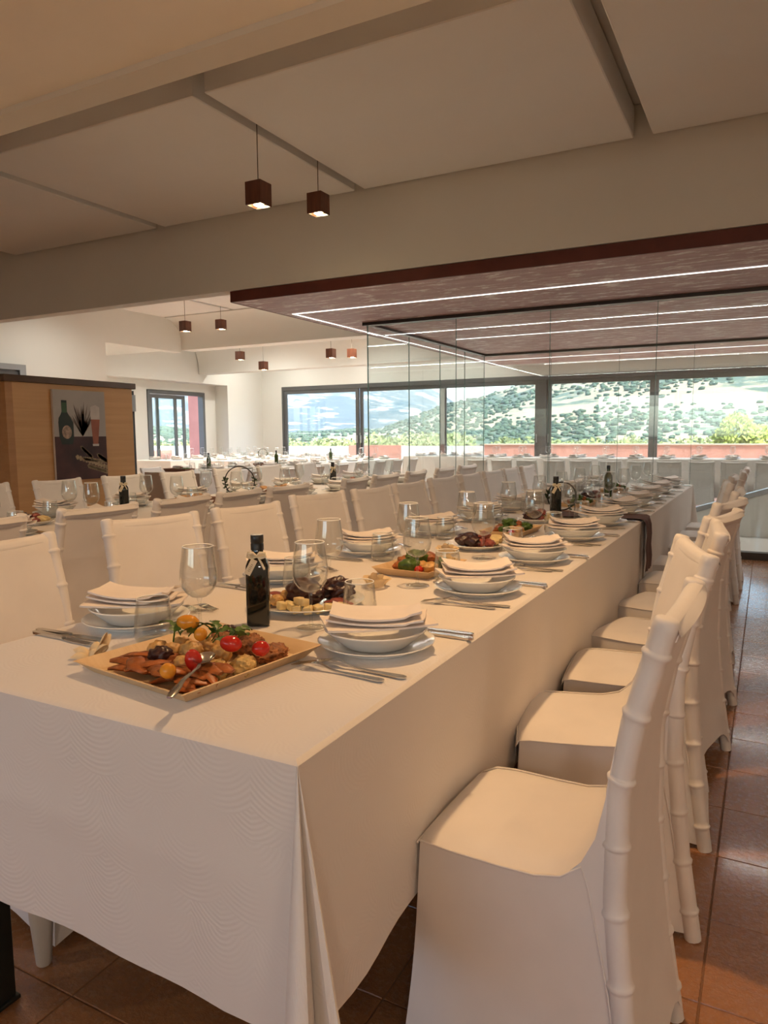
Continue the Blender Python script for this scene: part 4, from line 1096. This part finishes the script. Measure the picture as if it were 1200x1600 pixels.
for (x, y, lab) in ((-.96, 5.10, 'round green bottle on the far half of the front table'), (-6.385, 7.2, 'round green bottle at the near end of the third table'), (-6.385, 8.66, 'round green bottle midway along the third table'), (-6.385, 10.16, 'round green bottle toward the window end of the third table')):
    GREEN.spawn('glass_bottle', lab, 'bottle', (x, y, ZT + EPS), 0, 'round green bottles')

# ---- hoops with leaves
def hoop(x, y, R_, rz, label, z0=ZT + EPS):
    r = root('hoop_centrepiece', (x, y, z0), rz, None, label, 'centrepiece', 'wire hoop centrepieces')
    link('hoop', MB().tube([(R_ * math.sin(a), 0, R_ + .012 - R_ * math.cos(a)) for a in [2 * PI * i / 40 for i in range(40)]], .004, 8, closed=True).mesh('hoop', 'wire', True, 90), r)
    link('hoop_base', MB().bevbox(-.05, .05, -.03, .03, 0, .010, .004).mesh('hoop_base', 'board', True, 30), r)
    m = MB(); rnd = random.Random(int(x * 100))
    for k in range(34):
        a = rnd.choice((-1, 1)) * rnd.uniform(.5, 1.9); p = Vector((R_ * math.sin(a), 0, R_ + .012 - R_ * math.cos(a)))
        d = Vector((rnd.uniform(-1, 1), rnd.uniform(-.6, .6), rnd.uniform(-.3, 1))).normalized() * .028; b = d.orthogonal().normalized() * .008
        q = len(m.v); m.v += [tuple(p), tuple(p + d * .5 + b), tuple(p + d), tuple(p + d * .5 - b)]; m.face(q, q + 1, q + 2, q + 3)
    link('leaves', m.mesh('leaves', 'leaf', False), r)
hoop(-3.27, 4.0, .105, D2(25), 'black wire hoop with leaves on the second table')
hoop(-1.0, 3.99, .078, D2(25), 'black wire hoop with leaves on the front table')
hoop(-8.45, 11.04, .085, D2(25), 'black wire hoop with leaves on the table before the pier')

# ---- fabric roses and knotted cloth ornament
def rose(x, y, s, label, rz=0):
    m = MB()
    for k in range(7):
        a0 = k * 2.4; rr = (.006 + .0042 * k) * s; hh = (.040 - .0028 * k) * s
        def petal(u, v, a0=a0, rr=rr, hh=hh, k=k):
            a = a0 + (u - .5) * 2.3; flare = 1 + (.25 + .06 * k) * v * v
            return math.cos(a) * rr * flare, math.sin(a) * rr * flare, .004 * s + hh * v * (1 - .25 * (2 * u - 1) ** 2)
        m.grid(petal, 8, 5)
    m.lathe([(0, .001), (.012 * s, .001), (.016 * s, .008 * s), (.010 * s, .012 * s), (0, .013 * s)], 12)
    o = link('fabric_rose', m.mesh('fabric_rose', 'rose', True, 80), None, (x, y, ZT + EPS), (0, 0, rz)); tag(o, label, 'flower', 'cream fabric roses')
rose(-.985, 1.795, 1.0, 'cream fabric rose behind the meat platter')
rose(-1.02, 2.405, 1.0, 'cream fabric rose beside the third wine glass')
rose(-3.256, 4.70, 1.0, 'cream fabric rose on the second table')
def knot(x, y):
    m = MB()
    def petal(a0, tilt, L, W, lift):
        def fn(u, v):
            w = W * math.sin(PI * (0.12 + 0.80 * v)) ; rr = .008 + L * v
            lx, ly = rr * math.cos(tilt), (u - .5) * 2 * w
            z = .003 + rr * math.sin(tilt) * lift + .012 * (1 - (2 * u - 1) ** 2) * math.sin(PI * v)
            c, s_ = math.cos(a0), math.sin(a0); return c * lx - s_ * ly, s_ * lx + c * ly, z
        m.grid(fn, 8, 8)
    petal(.5, 1.15, .050, .017, 1.0); petal(1.3, .95, .046, .017, 1.0); petal(-.1, .85, .040, .015, .9)
    petal(3.3, .35, .048, .013, .8); petal(4.1, .25, .040, .012, .8); petal(5.4, .15, .050, .014, .8); petal(2.4, .55, .040, .013, .9)
    m.ico((0, 0, .012), (.014, .014, .011), 2, .2, 3)
    o = link('cloth_flower', m.mesh('cloth_flower', 'rose', True, 80), None, (x, y, ZT + EPS), (0, 0, 0)); tag(o, 'knotted cream cloth flower beside the nearest platter', 'flower')
knot(-1.152, .955)

# ================================================================== platters and food
def palm_tray(x, y, w, d, deg, label, mat='palm', h=.024):
    m = MB(); t = .0035
    def ring(s_, z, rr=.02): 
        a, b = w / 2 * s_, d / 2 * s_; return [(-a, -b, z), (a, -b, z), (a, b, z), (-a, b, z)]
    rings = [ring(.84, 0), ring(.96, h - .004), ring(1.0, h), ring(.985, h + .001), ring(.94, h - .003), ring(.82, t)]
    for q in rings: m.v += q
    for k in range(5):
        for i in range(4):
            j = (i + 1) % 4; m.face(k * 4 + i, k * 4 + j, k * 4 + 4 + j, k * 4 + 4 + i)
    m.face(3, 2, 1, 0); m.face(20, 21, 22, 23)
    o = link('serving_tray', m.mesh('serving_tray', mat, True, 25), None, (x, y, ZT + EPS), (0, 0, D2(deg)))
    return tag(o, label, 'tray', 'rectangular serving trays')
def round_plate(x, y, r_, label):
    s_ = r_ / .1215
    o = link('serving_plate', ME_PLATE, None, (x, y, ZT + EPS), (0, 0, 0), (s_, s_, 1.0)); return tag(o, label, 'plate', 'round serving plates')
def food(name, mb, mat, label, cat, loc, rot=(0, 0, 0), group=None):
    o = link(name, mb.mesh(name, mat, True, 70), None, loc, rot); return tag(o, label, cat, group)
TZ = ZT + EPS + .005      # tray floor
palm_tray(-.945, 1.028, .315, .345, -8, 'palm leaf tray of roast vegetables nearest the viewer')
# tomatoes
def tomato(x, y, z, r_, mat, lab, rot=(0, 0, 0), el=1.25):
    food('cherry_tomato', MB().ico((0, 0, 0), (r_ * el, r_, r_), 2, .03, 2), mat, lab, 'tomato', (x, y, z), rot, 'tomatoes on the near tray')
tomato(-.874, .930, .808, .0150, 'tomato', 'red cherry tomato standing beside the serving spoon', (0, 1.3, .4), 1.35)
tomato(-.846, .997, .824, .0150, 'tomato', 'red cherry tomato on top of the cauliflower', (0, .2, .5), 1.35)
tomato(-.812, 1.040, .808, .0145, 'tomato', 'red cherry tomato in front of the fritters', (0, .1, 1.0), 1.2)
tomato(-.985, 1.036, .838, .0150, 'ytomato', 'yellow cherry tomato on top of the rocket leaves', (0, .1, .5), 1.5)
tomato(-.916, .995, .833, .0125, 'ytomato', 'small yellow tomato in the middle of the tray', (0, 0, 0), 1.0)
tomato(-.878, .872, .806, .0135, 'ytomato', 'yellow tomato lying on the carrot strips', (0, 0, 0), 1.05)
# carrots
rnd = random.Random(4)
CAR = []
for k in range(28):
    u_, v_ = (k * .7548 + .35) % 1, (k * .5698 + .15) % 1
    CAR.append((-1.055 + .225 * u_, .895 + .085 * v_ - .030 * u_, rnd.uniform(-35, 45), rnd.uniform(.055, .085)))
CAR.sort(key=lambda q: q[0])
for k, (x, y, dg, L) in enumerate(CAR):
    m = MB(); w = rnd.uniform(.011, .017)
    m.tube([(-L / 2, 0, 0), (-L / 4, .003, .003), (0, -.003, .004), (L / 4, .002, .002), (L / 2, 0, -.001)], [w * .5, w, w * 1.05, w * .9, w * .4], 8, .42)
    food('carrot_slice', m, 'carrot', 'roast carrot slice, %s counted from the left of near tray' % ORD[k], 'carrot', (x, y, TZ + .007 + .0065 * (k % 4)), (rnd.uniform(-.25, .25), rnd.uniform(-.2, .2), D2(dg)), 'roast carrot slices')
# cauliflower, fritters, potatoes, aubergine
def lump(name, mat, lab, cat, x, y, z, r_, amp=.35, freq=2.2, seed=1, group=None):
    food(name, MB().ico((0, 0, 0), r_, 3, amp, freq, seed), mat, lab, cat, (x, y, z), (0, 0, seed), group)
lump('cauliflower', 'cauli', 'roast cauliflower piece beside the spoon', 'cauliflower', -.850, .958, TZ + .018, (.030, .024, .019), .30, 4, 2, 'roast cauliflower pieces')
lump('cauliflower', 'cauli', 'roast cauliflower piece near the tray edge', 'cauliflower', -.822, 1.000, TZ + .018, (.027, .022, .019), .30, 4, 5, 'roast cauliflower pieces')
lump('vegetable_fritter', 'fritter', 'browned fritter at the back of near tray', 'fritter', -.895, 1.105, TZ + .020, (.034, .030, .022), .35, 4, 3, 'browned fritters')
lump('vegetable_fritter', 'fritter', 'browned fritter at the right corner of near tray', 'fritter', -.832, 1.100, TZ + .014, (.038, .028, .016), .35, 4, 8, 'browned fritters')
lump('vegetable_fritter', 'fritter', 'browned fritter under the rocket leaves', 'fritter', -.955, 1.100, TZ + .018, (.034, .030, .020), .35, 4, 11, 'browned fritters')
for k, (x, y, z, r_) in enumerate(((-.985, .990, .026, .020), (-.918, .950, .022, .020), (-.945, 1.00, .030, .022), (-1.03, 1.00, .020, .022), (-1.0, 1.035, .020, .024), (-.905, 1.035, .020, .022), (-.95, 1.055, .022, .024))):
    lump('roast_potato', 'potato', 'golden potato, %s in the middle heap of near tray' % ORD[k], 'potato', x, y, TZ + z, (r_, r_ * .9, r_ * .85), .2, 3, k + 2, 'golden potatoes')
lump('aubergine', 'beet', 'dark aubergine piece on the left of near tray', 'aubergine', -.978, .955, TZ + .030, (.022, .018, .016), .3, 3, 4, 'dark aubergine pieces')
lump('aubergine', 'beet', 'dark aubergine piece behind the rocket leaves', 'aubergine', -.958, 1.13, TZ + .030, (.026, .018, .016), .3, 3, 6, 'dark aubergine pieces')
def leaf_me(L, W, seed):
    rr = random.Random(seed); m = MB()
    def fn(u, v):
        w = W * (math.sin(PI * min(1, v * 1.02)) ** .7) * (1 + .35 * math.sin(v * 22)) if v > .3 else W * .16
        return (u - .5) * 2 * w, L * v, .35 * L * math.sin(PI * v * .8) + .006 * abs(u - .5)
    m.grid(fn, 4, 14); return m.mesh('rocket_leaf', 'rocket', True, 90)
LEAF = [Proto(('rocket_leaf', leaf_me(.055, .010, k), [])) for k in range(3)]
for k, (x, y, a) in enumerate(((-.99, 1.00, 40), (-1.0, 1.03, 100), (-.97, 1.02, -30), (-.945, 1.04, 10), (-.92, 1.03, -70), (-.90, 1.01, -110), (-.93, 1.06, 60), (-.885, 1.02, -40), (-.95, 1.07, 150), (-.91, 1.07, -10), (-.87, 1.035, -120), (-.935, 1.015, 190))):
    LEAF[k % 3].spawn('rocket_leaf', 'rocket leaf, %s counted from the left in near salad' % ORD[k], 'leaf', (x, y, TZ + .040 + .004 * (k % 3)), 0, 'rocket leaves', (1, 1, 1), (rnd.uniform(-.3, .3), rnd.uniform(-.4, .4), D2(a)))
# serving spoon lying over the rim
m = MB()
SP = [(0, 0, 0), (.014, 0, -.001), (.040, 0, .002), (.075, 0, .006), (.115, 0, .004), (.132, 0, .0035)]
def spoon_bowl(u, v):
    a = 2 * PI * u; rr = v; return -.024 + .026 * rr * math.cos(a), .0185 * rr * math.sin(a), -.009 * (1 - rr * rr) + .002
m.grid(spoon_bowl, 24, 6)
m.tube(SP, [.004, .0042, .0038, .0045, .0085, .005], 8, .4)
o = link('serving_spoon', m.mesh('serving_spoon', 'steel', True, 60), None, (-.845, .913, .8105), (0, D2(6), D2(-68))); tag(o, 'steel serving spoon resting on the near tray rim', 'spoon')

# second platter: cured meat, aubergine, cheese
round_plate(-1.035, 1.520, .150, 'round white platter of cheese and meat behind the black bottle')
PZ = ZT + EPS + .009
for k, (x, y, z) in enumerate(((-1.013, 1.425, 0), (-.985, 1.405, 0), (-.960, 1.415, 0), (-1.0, 1.435, .014), (-.945, 1.435, 0), (-1.03, 1.440, 0), (-.975, 1.420, .016), (-.93, 1.46, 0), (-1.045, 1.425, .0))):
    food('cheese_cube', MB().bevbox(-.011, .011, -.010, .010, -.009, .009, .003), 'cheese', 'pale cheese cube, %s on the round meat platter' % ORD[k], 'cheese', (x, y, PZ + .011 + z), (rnd.uniform(-.2, .2), rnd.uniform(-.2, .2), rnd.uniform(0, 3)), 'cheese cubes')
lump('aubergine', 'beet', 'large dark purple heap on the round meat platter', 'aubergine', -1.035, 1.510, PZ + .030, (.060, .042, .034), .35, 2.2, 9)
lump('aubergine', 'beet', 'dark reddish heap at the far side of meat platter', 'aubergine', -.985, 1.590, PZ + .026, (.046, .040, .030), .4, 3, 12)
for k, (x, y, a) in enumerate(((-1.125, 1.475, 20), (-1.115, 1.455, 60), (-1.10, 1.50, -20), (-1.12, 1.54, 40), (-.93, 1.53, 10), (-.925, 1.50, 70))):
    m = MB(); slab_sheet(m, lambda u, v: ((u - .5) * .06, (v - .5) * .045, .004 * math.sin(u * 6) + .003 * math.sin(v * 5)), 6, 5, .002)
    food('cured_meat_slice', m, 'ham', 'cured meat slice, %s on the round meat platter' % ORD[k], 'meat', (x, y, PZ + .006 + .004 * (k % 3)), (0, .15, D2(a)), 'cured meat slices')
lump('omelette_wedge', 'cheese', 'pale yellow wedge at the right of meat platter', 'cheese', -.905, 1.475, PZ + .012, (.036, .016, .011), .1, 2, 3)
for k, (x, y) in enumerate(((-1.075, 1.445), (-1.085, 1.50))): lump('roast_potato', 'potato', 'golden potato, %s behind the black bottle' % ORD[k], 'potato', x, y, PZ + .017, (.018, .016, .014), .2, 3, k + 20, 'golden potatoes on meat platter')

# further platters on the front and second tables: (kind, x, y, deg, where)
def heap(x, y, rx, ry, deg, where, n, z0, seed, cols):
    rr = random.Random(seed); names = {'tomato': 'cherry_tomato', 'ytomato': 'cherry_tomato', 'carrot': 'carrot_piece', 'rocket': 'salad_leaf_bunch', 'potato': 'roast_potato', 'cauli': 'cauliflower', 'fritter': 'vegetable_fritter', 'beet': 'aubergine', 'ham': 'cured_meat', 'cheese': 'cheese_piece', 'bread': 'bread_roll'}
    words = {'tomato': 'red tomato', 'ytomato': 'yellow tomato', 'carrot': 'orange carrot piece', 'rocket': 'green salad bunch', 'potato': 'golden potato', 'cauli': 'roast cauliflower', 'fritter': 'browned fritter', 'beet': 'dark aubergine piece', 'ham': 'cured meat piece', 'cheese': 'pale cheese piece', 'bread': 'bread roll'}
    cats = {'tomato': 'tomato', 'ytomato': 'tomato', 'carrot': 'carrot', 'rocket': 'salad', 'potato': 'potato', 'cauli': 'cauliflower', 'fritter': 'fritter', 'beet': 'aubergine', 'ham': 'meat', 'cheese': 'cheese', 'bread': 'bread'}
    c, s_ = math.cos(D2(deg)), math.sin(D2(deg)); cnt = {}
    for k in range(n):
        kind = cols[k % len(cols)]; cnt[kind] = cnt.get(kind, -1) + 1
        lx = rx * ((k * .7548 + .2) % 1 * 2 - 1) * .78; ly = ry * ((k * .5698 + .1) % 1 * 2 - 1) * .78
        r_ = {'tomato': .015, 'ytomato': .014, 'bread': .038, 'rocket': .028, 'beet': .030}.get(kind, .023) * rr.uniform(.85, 1.15)
        zz = z0 + r_ * .80 + (.020 if abs(lx) < rx * .4 and abs(ly) < ry * .4 else 0)
        m = MB().ico((0, 0, 0), (r_ * 1.2, r_, r_ * .72), 2, .06 if 'tomato' in kind else .45, 2.6 if kind != 'rocket' else 5, seed + k)
        food(names[kind], m, kind, '%s, %s of its kind on %s' % (words[kind], ORD[cnt[kind]], where), cats[kind], (x + c * lx - s_ * ly, y + s_ * lx + c * ly, zz), (0, 0, rr.uniform(0, 6)), 'food on ' + where)
def platter(kind, x, y, deg, where, cols, n=12, seed=1, w=.25, d=.32):
    if kind == 'tray': palm_tray(x, y, w, d, deg, 'rectangular tray, ' + where, 'palm'); heap(x, y, w * .36, d * .38, deg, where, n, TZ, seed, cols)
    elif kind == 'board': palm_tray(x, y, w, d, deg, 'brown wooden tray, ' + where, 'board', .04); heap(x, y, w * .34, d * .38, deg, where, n, TZ, seed, cols)
    else: round_plate(x, y, w, 'round white platter, ' + where); heap(x, y, w * .6, w * .6, deg, where, n, PZ, seed, cols)
VEG = ['carrot', 'rocket', 'potato', 'fritter', 'tomato', 'cauli', 'carrot', 'rocket', 'ytomato', 'potato']
MEAT = ['beet', 'cheese', 'ham', 'cauli', 'beet', 'cheese', 'ham']
platter('tray', -.975, 2.085, -4, 'second tray from near end of front table', VEG, 18, 3, .205, .27)
platter('plate', -.975, 2.605, 0, 'second round platter of front table', MEAT, 10, 5, .125)
platter('tray', -.985, 3.05, -3, 'third tray of front table', VEG, 16, 7, .185, .30)
platter('plate', -1.0, 3.50, 0, 'third round platter of front table', MEAT, 9, 9, .098)
platter('tray', -1.0, 4.40, 0, 'fourth tray of front table', VEG, 14, 13, .18, .25)
platter('plate', -1.0, 4.80, 0, 'fourth round platter of front table', MEAT, 9, 15, .098)
platter('tray', -1.0, 5.55, 0, 'last tray of front table', VEG, 12, 17, .18, .25)
platter('board', -3.256, 3.50, 0, 'bread tray of second table', ['bread', 'bread', 'ham', 'bread'], 6, 21, .185, .32)
platter('plate', -3.256, 2.36, 0, 'dark platter of second table', MEAT, 10, 23, .098)
platter('tray', -3.256, 1.8, 0, 'near tray of second table', VEG, 12, 25, .18, .28)
platter('board', -3.256, 4.36, 0, 'second bread tray of second table', ['bread', 'ham', 'bread'], 6, 27, .18, .3)
platter('tray', -3.256, 5.5, 0, 'far tray of second table', VEG, 10, 29, .18, .26)
platter('board', -6.385, 6.66, 0, 'board at the end of third table', ['beet', 'rocket', 'ham', 'rocket'], 10, 31, .38, .17)
platter('board', -6.385, 8.35, 0, 'board midway on third table', MEAT, 8, 33, .16, .3)

# ================================================================== wooden cabinet with a canvas print
CX = -5.2
cb = root('wooden_cabinet', (CX - .45, 4.255, 0), 0, None, 'beech veneered cabinet with a dark top, standing against the side', 'cabinet')
link('body', MB().box(-.45, .448, -.595, .598, .02, 1.628).mesh('body', 'beechdark', False), cb)
link('side_panel', MB().box(.4485, .45, -.598, .60, .02, 1.628).mesh('side_panel', 'beech', False), cb)
link('corner_post', MB().box(.39, .4515, -.66, -.599, .02, 1.628).mesh('corner_post', 'beechdark', False), cb)
link('top', MB().bevbox(-.50, .475, -.68, .63, 1.629, 1.682, .006).mesh('top', 'walnut', True, 30), cb)
link('plinth', MB().box(-.43, .42, -.58, .58, 0.001, .019).mesh('plinth', 'walnut', False), cb)
pc = root('canvas_print', (CX + .004, 4.255, .835), 0, None, 'canvas print of a bottle, wheat and beer on the cabinet', 'picture')
W, Hh = .262, .752
link('canvas', MB().box(0, .022, -W, W, 0, Hh).mesh('canvas', 'pic_edge', False), pc)
def flat(pts, lay, mat, nm):
    m = MB(); x = .0222 + .0004 * lay
    m.v = [(x, -W + 2 * W * u, Hh * v) for u, v in pts]; m.face(*range(len(pts))); 
    link(nm, m.mesh(nm, mat, False), pc)
flat([(0, .485), (1, .485), (1, 1), (0, 1)], 0, 'pic_bg', 'print_backdrop')
flat([(0, 0), (1, 0), (1, .485), (0, .485)], 0, 'pic_table', 'print_tabletop')
flat([(.13, .40), (.33, .40), (.36, .47), (.36, .64), (.31, .70), (.27, .735), (.25, .76), (.25, .885), (.15, .885), (.15, .76), (.13, .73), (.09, .69), (.08, .64), (.09, .47)], 2, 'pic_bottle', 'print_bottle')
flat([(.155, .75), (.245, .75), (.245, .86), (.155, .86)], 3, 'pic_green', 'print_bottle_neck')
flat([(.23 + .09 * math.cos(2 * PI * i / 18), .535 + .075 * math.sin(2 * PI * i / 18)) for i in range(18)], 3, 'pic_label', 'print_label')
flat([(.73, .40), (.83, .40), (.88, .68), (.70, .68)], 2, 'pic_beer', 'print_beer'); flat([(.70, .68), (.88, .68), (.88, .82), (.80, .845), (.70, .82)], 3, 'pic_foam', 'print_foam')
flat([(.72, .375), (.84, .375), (.845, .40), (.715, .40)], 3, 'pic_foam', 'print_glass_foot')
rr = random.Random(3)
for k in range(46):
    a = rr.uniform(-.95, .95); L = rr.uniform(.14, .42); bx, bv = .53, .49; ex, ev = bx + math.sin(a) * L * .75, bv + math.cos(a) * L
    w = rr.uniform(.006, .014); px_, pv = (ex - bx), (ev - bv); n_ = math.hypot(px_, pv); nx_, nv_ = -pv / n_ * w, px_ / n_ * w
    flat([(bx - nx_ * .4, bv - nv_ * .4), (bx + nx_ * .4, bv + nv_ * .4), (bx + px_ * .7 + nx_, bv + pv * .7 + nv_), (ex, ev), (bx + px_ * .7 - nx_, bv + pv * .7 - nv_)], 1, 'pic_grass', 'print_grass_blade')
for q, (u0, v0, u1, v1, w) in enumerate(((.40, .255, .98, .13, .030), (.50, .36, .68, .255, .022), (.62, .15, .97, .075, .028), (.82, .27, .99, .20, .024), (.55, .235, .97, .19, .022))):
    n_ = 11; L = math.hypot(u1 - u0, v1 - v0); du, dv = (u1 - u0) / L, (v1 - v0) / L
    for k in range(n_):
        t = k / (n_ - 1); cu, cv = u0 + (u1 - u0) * t, v0 + (v1 - v0) * t
        for s_ in (-1, 1):
            flat([(min(.995, max(.005, cu + a * du - s_ * b * dv)), cv + a * dv + s_ * b * du) for a, b in ((-.035, 0), (0, w), (.035, w * .7), (.03, 0))], 2, 'pic_wheat', 'print_wheat_grain')
# cooler just behind the cabinet
cl = root('drinks_cooler', (CX - .62, 5.06, 0), 0, None, 'dark drinks cooler with a glass door just behind the cabinet', 'cooler')
link('body', MB().box(-.30, .30, -.13, .12, .03, 1.64).mesh('body', 'fridge', False), cl)
link('glass_door', MB().box(.302, .318, -.12, .10, .35, 1.42).mesh('glass_door', 'glasswall', False), cl)
link('header', MB().box(.302, .322, -.13, .12, 1.44, 1.60).mesh('header', 'alulight', False), cl)
link('base_grille', MB().box(.302, .32, -.13, .12, .05, .33).mesh('base_grille', 'alu', False), cl)
# dark steel post at the picture's left edge
ps = root('steel_post', (-1.402, .862, 0), 0, None, 'dark steel post under the hem at the left edge', 'post')
link('foot_plate', MB().bevbox(-.034, .034, -.034, .034, 0.001, .010, .003).mesh('foot_plate', 'post', True, 30), ps)
link('shaft', MB().bevbox(-.028, .028, -.028, .028, .0102, .715, .004).mesh('shaft', 'post', True, 30), ps)
